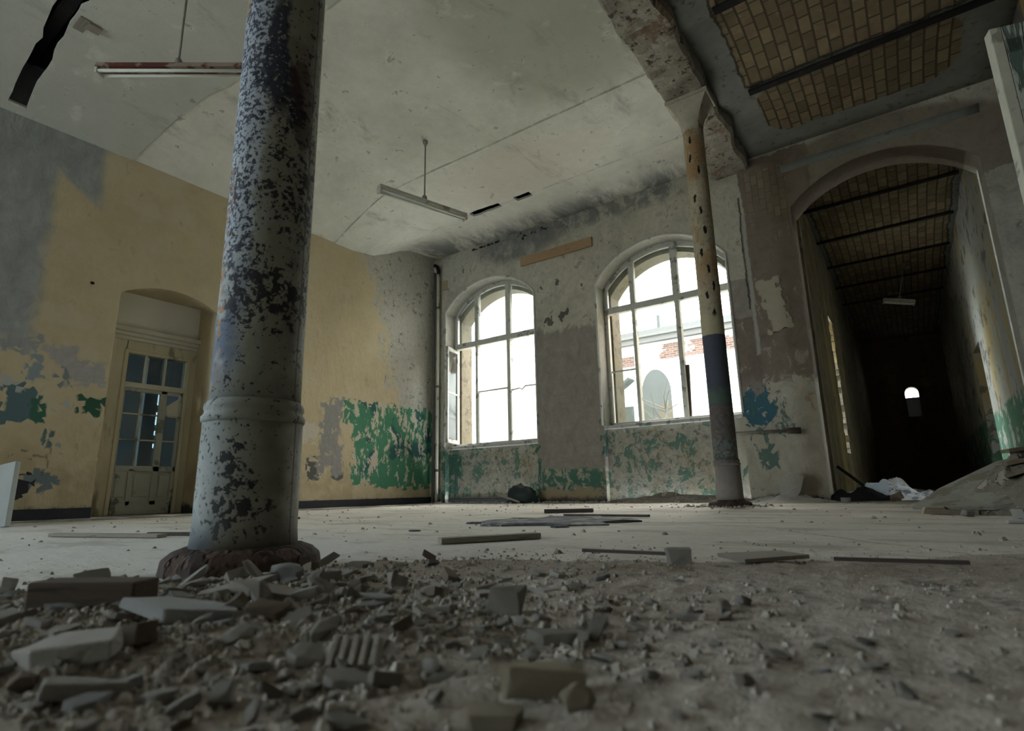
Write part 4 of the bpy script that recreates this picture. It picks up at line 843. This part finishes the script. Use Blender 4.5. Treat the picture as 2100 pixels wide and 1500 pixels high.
frag('plaster_chip', FLAT[4], M['frag_white'], .30, 3.25, (.09,.05,.07), (0,0,.3), 'white chip on the floor nearest the right rubble heap', 'chip', None, .1, 0)
frag('stone', LUMP[2], M['frag_och'], .05, 4.12, (.13,.08,.08), (0,0,.3), 'brownish broken lump at the near corner of the fibreboard sheet', 'stone', None, .2, 0)
rh = random.Random(31)
for q, (x, y, z, sz, lab) in enumerate(((.55,3.78,0,.09,'rough brown lump on the floor in front of the right rubble heap'),(.72,3.92,.03,.11,'larger brown lump low on the front of the right rubble heap'),(.52,4.60,.30,.10,'grey lump on the crest of the right rubble heap'),(.18,3.80,0,.06,'small lump left of the grey block by the right heap'),(-.62,6.6,0,.09,'lone grey lump on the floor before the passage mouth'),(-.20,6.75,0,.12,'brown broken piece before the crumpled white sheets'),(.25,6.9,0,.10,'brown broken piece right of the crumpled white sheets'))):
    frag('stone', LUMP[(2,4,5,7,0,2,4)[q]], M['frag_brn'] if 'brown' in lab else M['frag'], x, y, (sz,sz*.7,sz*.9), (rh.uniform(-.4,.4),rh.uniform(-.4,.4),rh.uniform(0,6)), lab, 'stone', None, .2, z)
# crumpled sheets in the passage mouth
heap('rubble_heap', -.30, 7.55, .52, .30, .20, M['paperw'], 'low heap of crumpled white blue sheets in the passage mouth', 4, 40, .6)
o = MB().box((-.10,-.003,0),(.10,.003,.16)).build('blue_sheet', M['paperb'], loc=(-.38,7.26,.05)); o.rotation_euler = (D2(-35),0,D2(-6)); tag(o, 'pale blue sheet lying on the crumpled heap in the passage mouth', 'sheet')
o = MB().box((-.35,-.05,0),(.35,.05,.03)).build('pale_board', M['paperw'], loc=(.33,7.6,.03), bevel=.004); tag(o, 'pale flat board on the passage floor right of the crumpled heap', 'board')
heap('rubble_heap', -.55, 7.15, .40, .25, .12, M['black'], 'dark sooty debris at the foot of the pier', 6, 30, .6)
bar('stick', (-.74,7.35), (-.42,7.30), .035, .03, M['black'], 'black stick slanting off the left passage wall', 'stick', .36, -.75)
o = MB().prism([(-.10,.0),(.05,-.0),(.09,.10),(.11,.26),(.02,.33),(-.07,.30),(-.12,.16)], lambda p: (p[0],-.012,p[1]), lambda p: (p[0],.012,p[1])).build('plaster_slab', M['frag'], bevel=.004, loc=(-1.14,6.72,.02)); o.rotation_euler = (D2(-20),D2(6),D2(-8)); tag(o, 'fallen plaster piece propped against the pier foot', 'plaster slab')
frag('plaster_slab', FLAT[3], M['frag'], -1.38, 6.75, (.26,.16,.12), (D2(6),D2(4),D2(10)), 'flat pale plaster plate on the floor left of the propped piece', 'plaster slab', None, .1, 0)
heap('rubble_heap', -2.4, 6.80, 1.1, .20, .09, M['heap'], 'low ridge of fallen plaster under the right window', 8, 40, .8)
heap('rubble_heap', -1.15, 6.75, .50, .30, .07, M['frag'], 'low ridge of pale plaster crumbs right of the slim column', 9, 40, .8)

# ------------------------------------------------------------------ the courtyard outside
struct(MB().box((-40,7.62,-.8),(10,40,-.6)).box((-40,-40,-.8),(-7.6,7.62,-.6)).build('ground', M['ground']))
t = thing('courtyard_building', 'overexposed white house with brick bands seen through the right window', 'building', (0,20,0))
fc = MB().box((-26,0,-.8),(-2,6,5.55)).build('facade', M['facade'], t)
MB().box((-26.2,-.25,5.55),(-1.8,6,5.75)).box((-26.3,-.35,5.75),(-1.7,6,5.85)).box((-26,.3,5.85),(-2,6,6.2)).build('cornice', M['fcorn'], t)
MB().box((-9.6,-.04,4.75),(-8.3,.02,5.15)).box((-7.45,-.04,4.85),(-2,.02,5.42)).build('brick_band', M['fbrick'], fc)
n = 18; pts = [(-8.05,2.4)] + [(-7.5-.55*math.cos(PI*i/n), 3.6+.9*math.sin(PI*i/n)) for i in range(n+1)] + [(-6.95,2.4)]
MB().prism(pts, lambda p: (p[0],-.10,p[1]), lambda p: (p[0],.02,p[1])).build('arched_gate', M['fgrey'], fc)
for a, b, c_, d_ in ((-8.85,-8.41,2.45,3.2),(-8.06,-7.64,2.5,3.15),(-10.4,-9.9,2.4,3.2)): MB().box((a,-.12,c_),(b,-.08,d_)).build('facade_window', M['fdark'], fc)
MB().box((-7.42,-.14,2.0),(-6.93,-.09,3.15)).build('facade_shutter', M['fwood'], fc)
MB().box((-9.1,-.5,3.95),(-8.3,.0,4.05), Matrix.Rotation(math.radians(-33),3,'Y')).build('porch_roof', M['fgrey'], t)
MB().box((-7.52,.6,5.9),(-7.40,.75,6.8)).build('chimney_pipe', M['fgrey'], t)
MB().box((-30,-6,-.8),(-9.4,0,7.5)).build('wing', M['facade'], t)
MB().box((-10.6,-6.12,-.8),(-10.0,-6.0,7.5)).build('pilaster', M['fcream'], t)
# bare tree in the courtyard
t = thing('bare_tree', 'bare thin tree in the courtyard before the white house', 'tree', (-5.6,15.5,-.6))
b = MB(); b.tube([(0,0,0),(.05,0,1.3),(-.05,0,2.3),(.1,0,3.2)], [.07,.06,.045,.02], 8); b.build('trunk', M['bark'], t, smooth=True)
b = MB(); rt = random.Random(4)
for k in range(16):
    z = 1.5+rt.random()*1.6; a = rt.random()*6.28; L = rt.uniform(.5,1.3); p0 = Vector((0,0,z)); p1 = p0+Vector((math.cos(a)*L*.5, math.sin(a)*L*.5, .25*L)); p2 = p1+Vector((math.cos(a+.3)*L*.5, math.sin(a+.3)*L*.5, .4*L)); b.tube([p0,p1,p2], [.02,.012,.005], 5)
b.build('branches', M['bark'], t.children[0])

# ------------------------------------------------------------------ light: an overcast sky, entering through the openings
W = bpy.data.worlds.new('World'); bpy.context.scene.world = W; W.use_nodes = True; nt = W.node_tree; nt.nodes.clear()
wo = nt.nodes.new('ShaderNodeOutputWorld'); bg = nt.nodes.new('ShaderNodeBackground'); tc = nt.nodes.new('ShaderNodeTexCoord'); sx = nt.nodes.new('ShaderNodeSeparateXYZ')
nt.links.new(tc.outputs['Generated'], sx.inputs[0])
mr = nt.nodes.new('ShaderNodeMapRange'); nt.links.new(sx.outputs[1], mr.inputs[0]); mr.inputs[1].default_value = -.4; mr.inputs[2].default_value = .6
mxn = nt.nodes.new('ShaderNodeMix'); mxn.data_type = 'RGBA'; nt.links.new(mr.outputs[0], mxn.inputs[0]); mxn.inputs[6].default_value = (.78,.92,1.0,1); mxn.inputs[7].default_value = (1.0,.97,.90,1)
nt.links.new(mxn.outputs[2], bg.inputs[0]); bg.inputs[1].default_value = 18.0; nt.links.new(bg.outputs[0], wo.inputs[0])
def portal(loc, rot, sx_, sy_):
    l = bpy.data.lights.new('sky_portal', 'AREA'); l.shape = 'RECTANGLE'; l.size = sx_; l.size_y = sy_; l.cycles.is_portal = True
    o = bpy.data.objects.new('sky_portal', l); C.objects.link(o); o.location = loc; o.rotation_euler = rot; return o
for w in WINS: portal(((w['x0']+w['x1'])/2, 7.7, 2.25), (-PI/2,0,0), 1.95, 2.8)
for a, b in FR: portal(((a+b)/2,-7.5,2.15), (PI/2,0,0), 1.3, 2.6)
for a, b in SIDE: portal((-7.2,(a+b)/2,2.1), (0,-PI/2,0), 2.5, 1.5)
portal((-9.6,.5,1.65), (PI/2,0,0), .6, 1.5); portal((-1.4,9.9,1.67), (0,-PI/2,0), 2.2, .9); portal((-10.9,4.275,1.52), (0,-PI/2,0), 1.1, .3)

# ------------------------------------------------------------------ camera
cam = bpy.data.cameras.new('Camera'); co = bpy.data.objects.new('Camera', cam); C.objects.link(co)
cam.sensor_width = 36; cam.lens = 19.749; cam.clip_start = .01; cam.clip_end = 200
rot = Matrix(((.8150,.1410,.5620),(.5790,-.1660,-.7980),(-.0200,.9760,-.2170)))
xa = Vector((.8150,.5790,-.0200)).normalized(); za = Vector((.5620,-.7980,-.2170)); za = (za - xa*za.dot(xa)).normalized(); ya = za.cross(xa)
mw = Matrix.Identity(4)
for i in range(3): mw[i][0] = xa[i]; mw[i][1] = ya[i]; mw[i][2] = za[i]
mw[0][3], mw[1][3], mw[2][3] = 0, 0, .18; co.matrix_world = mw
cam.dof.use_dof = True; cam.dof.focus_distance = 3.0; cam.dof.aperture_fstop = 4.5
sc = bpy.context.scene; sc.camera = co
sc.view_settings.view_transform = 'Standard'; sc.view_settings.look = 'None'; sc.view_settings.gamma = 1; sc.view_settings.use_curve_mapping = False; sc.view_settings.exposure = 0.15
sc.cycles.adaptive_threshold = .02; sc.cycles.max_bounces = 8; sc.cycles.diffuse_bounces = 4; sc.cycles.transparent_max_bounces = 12
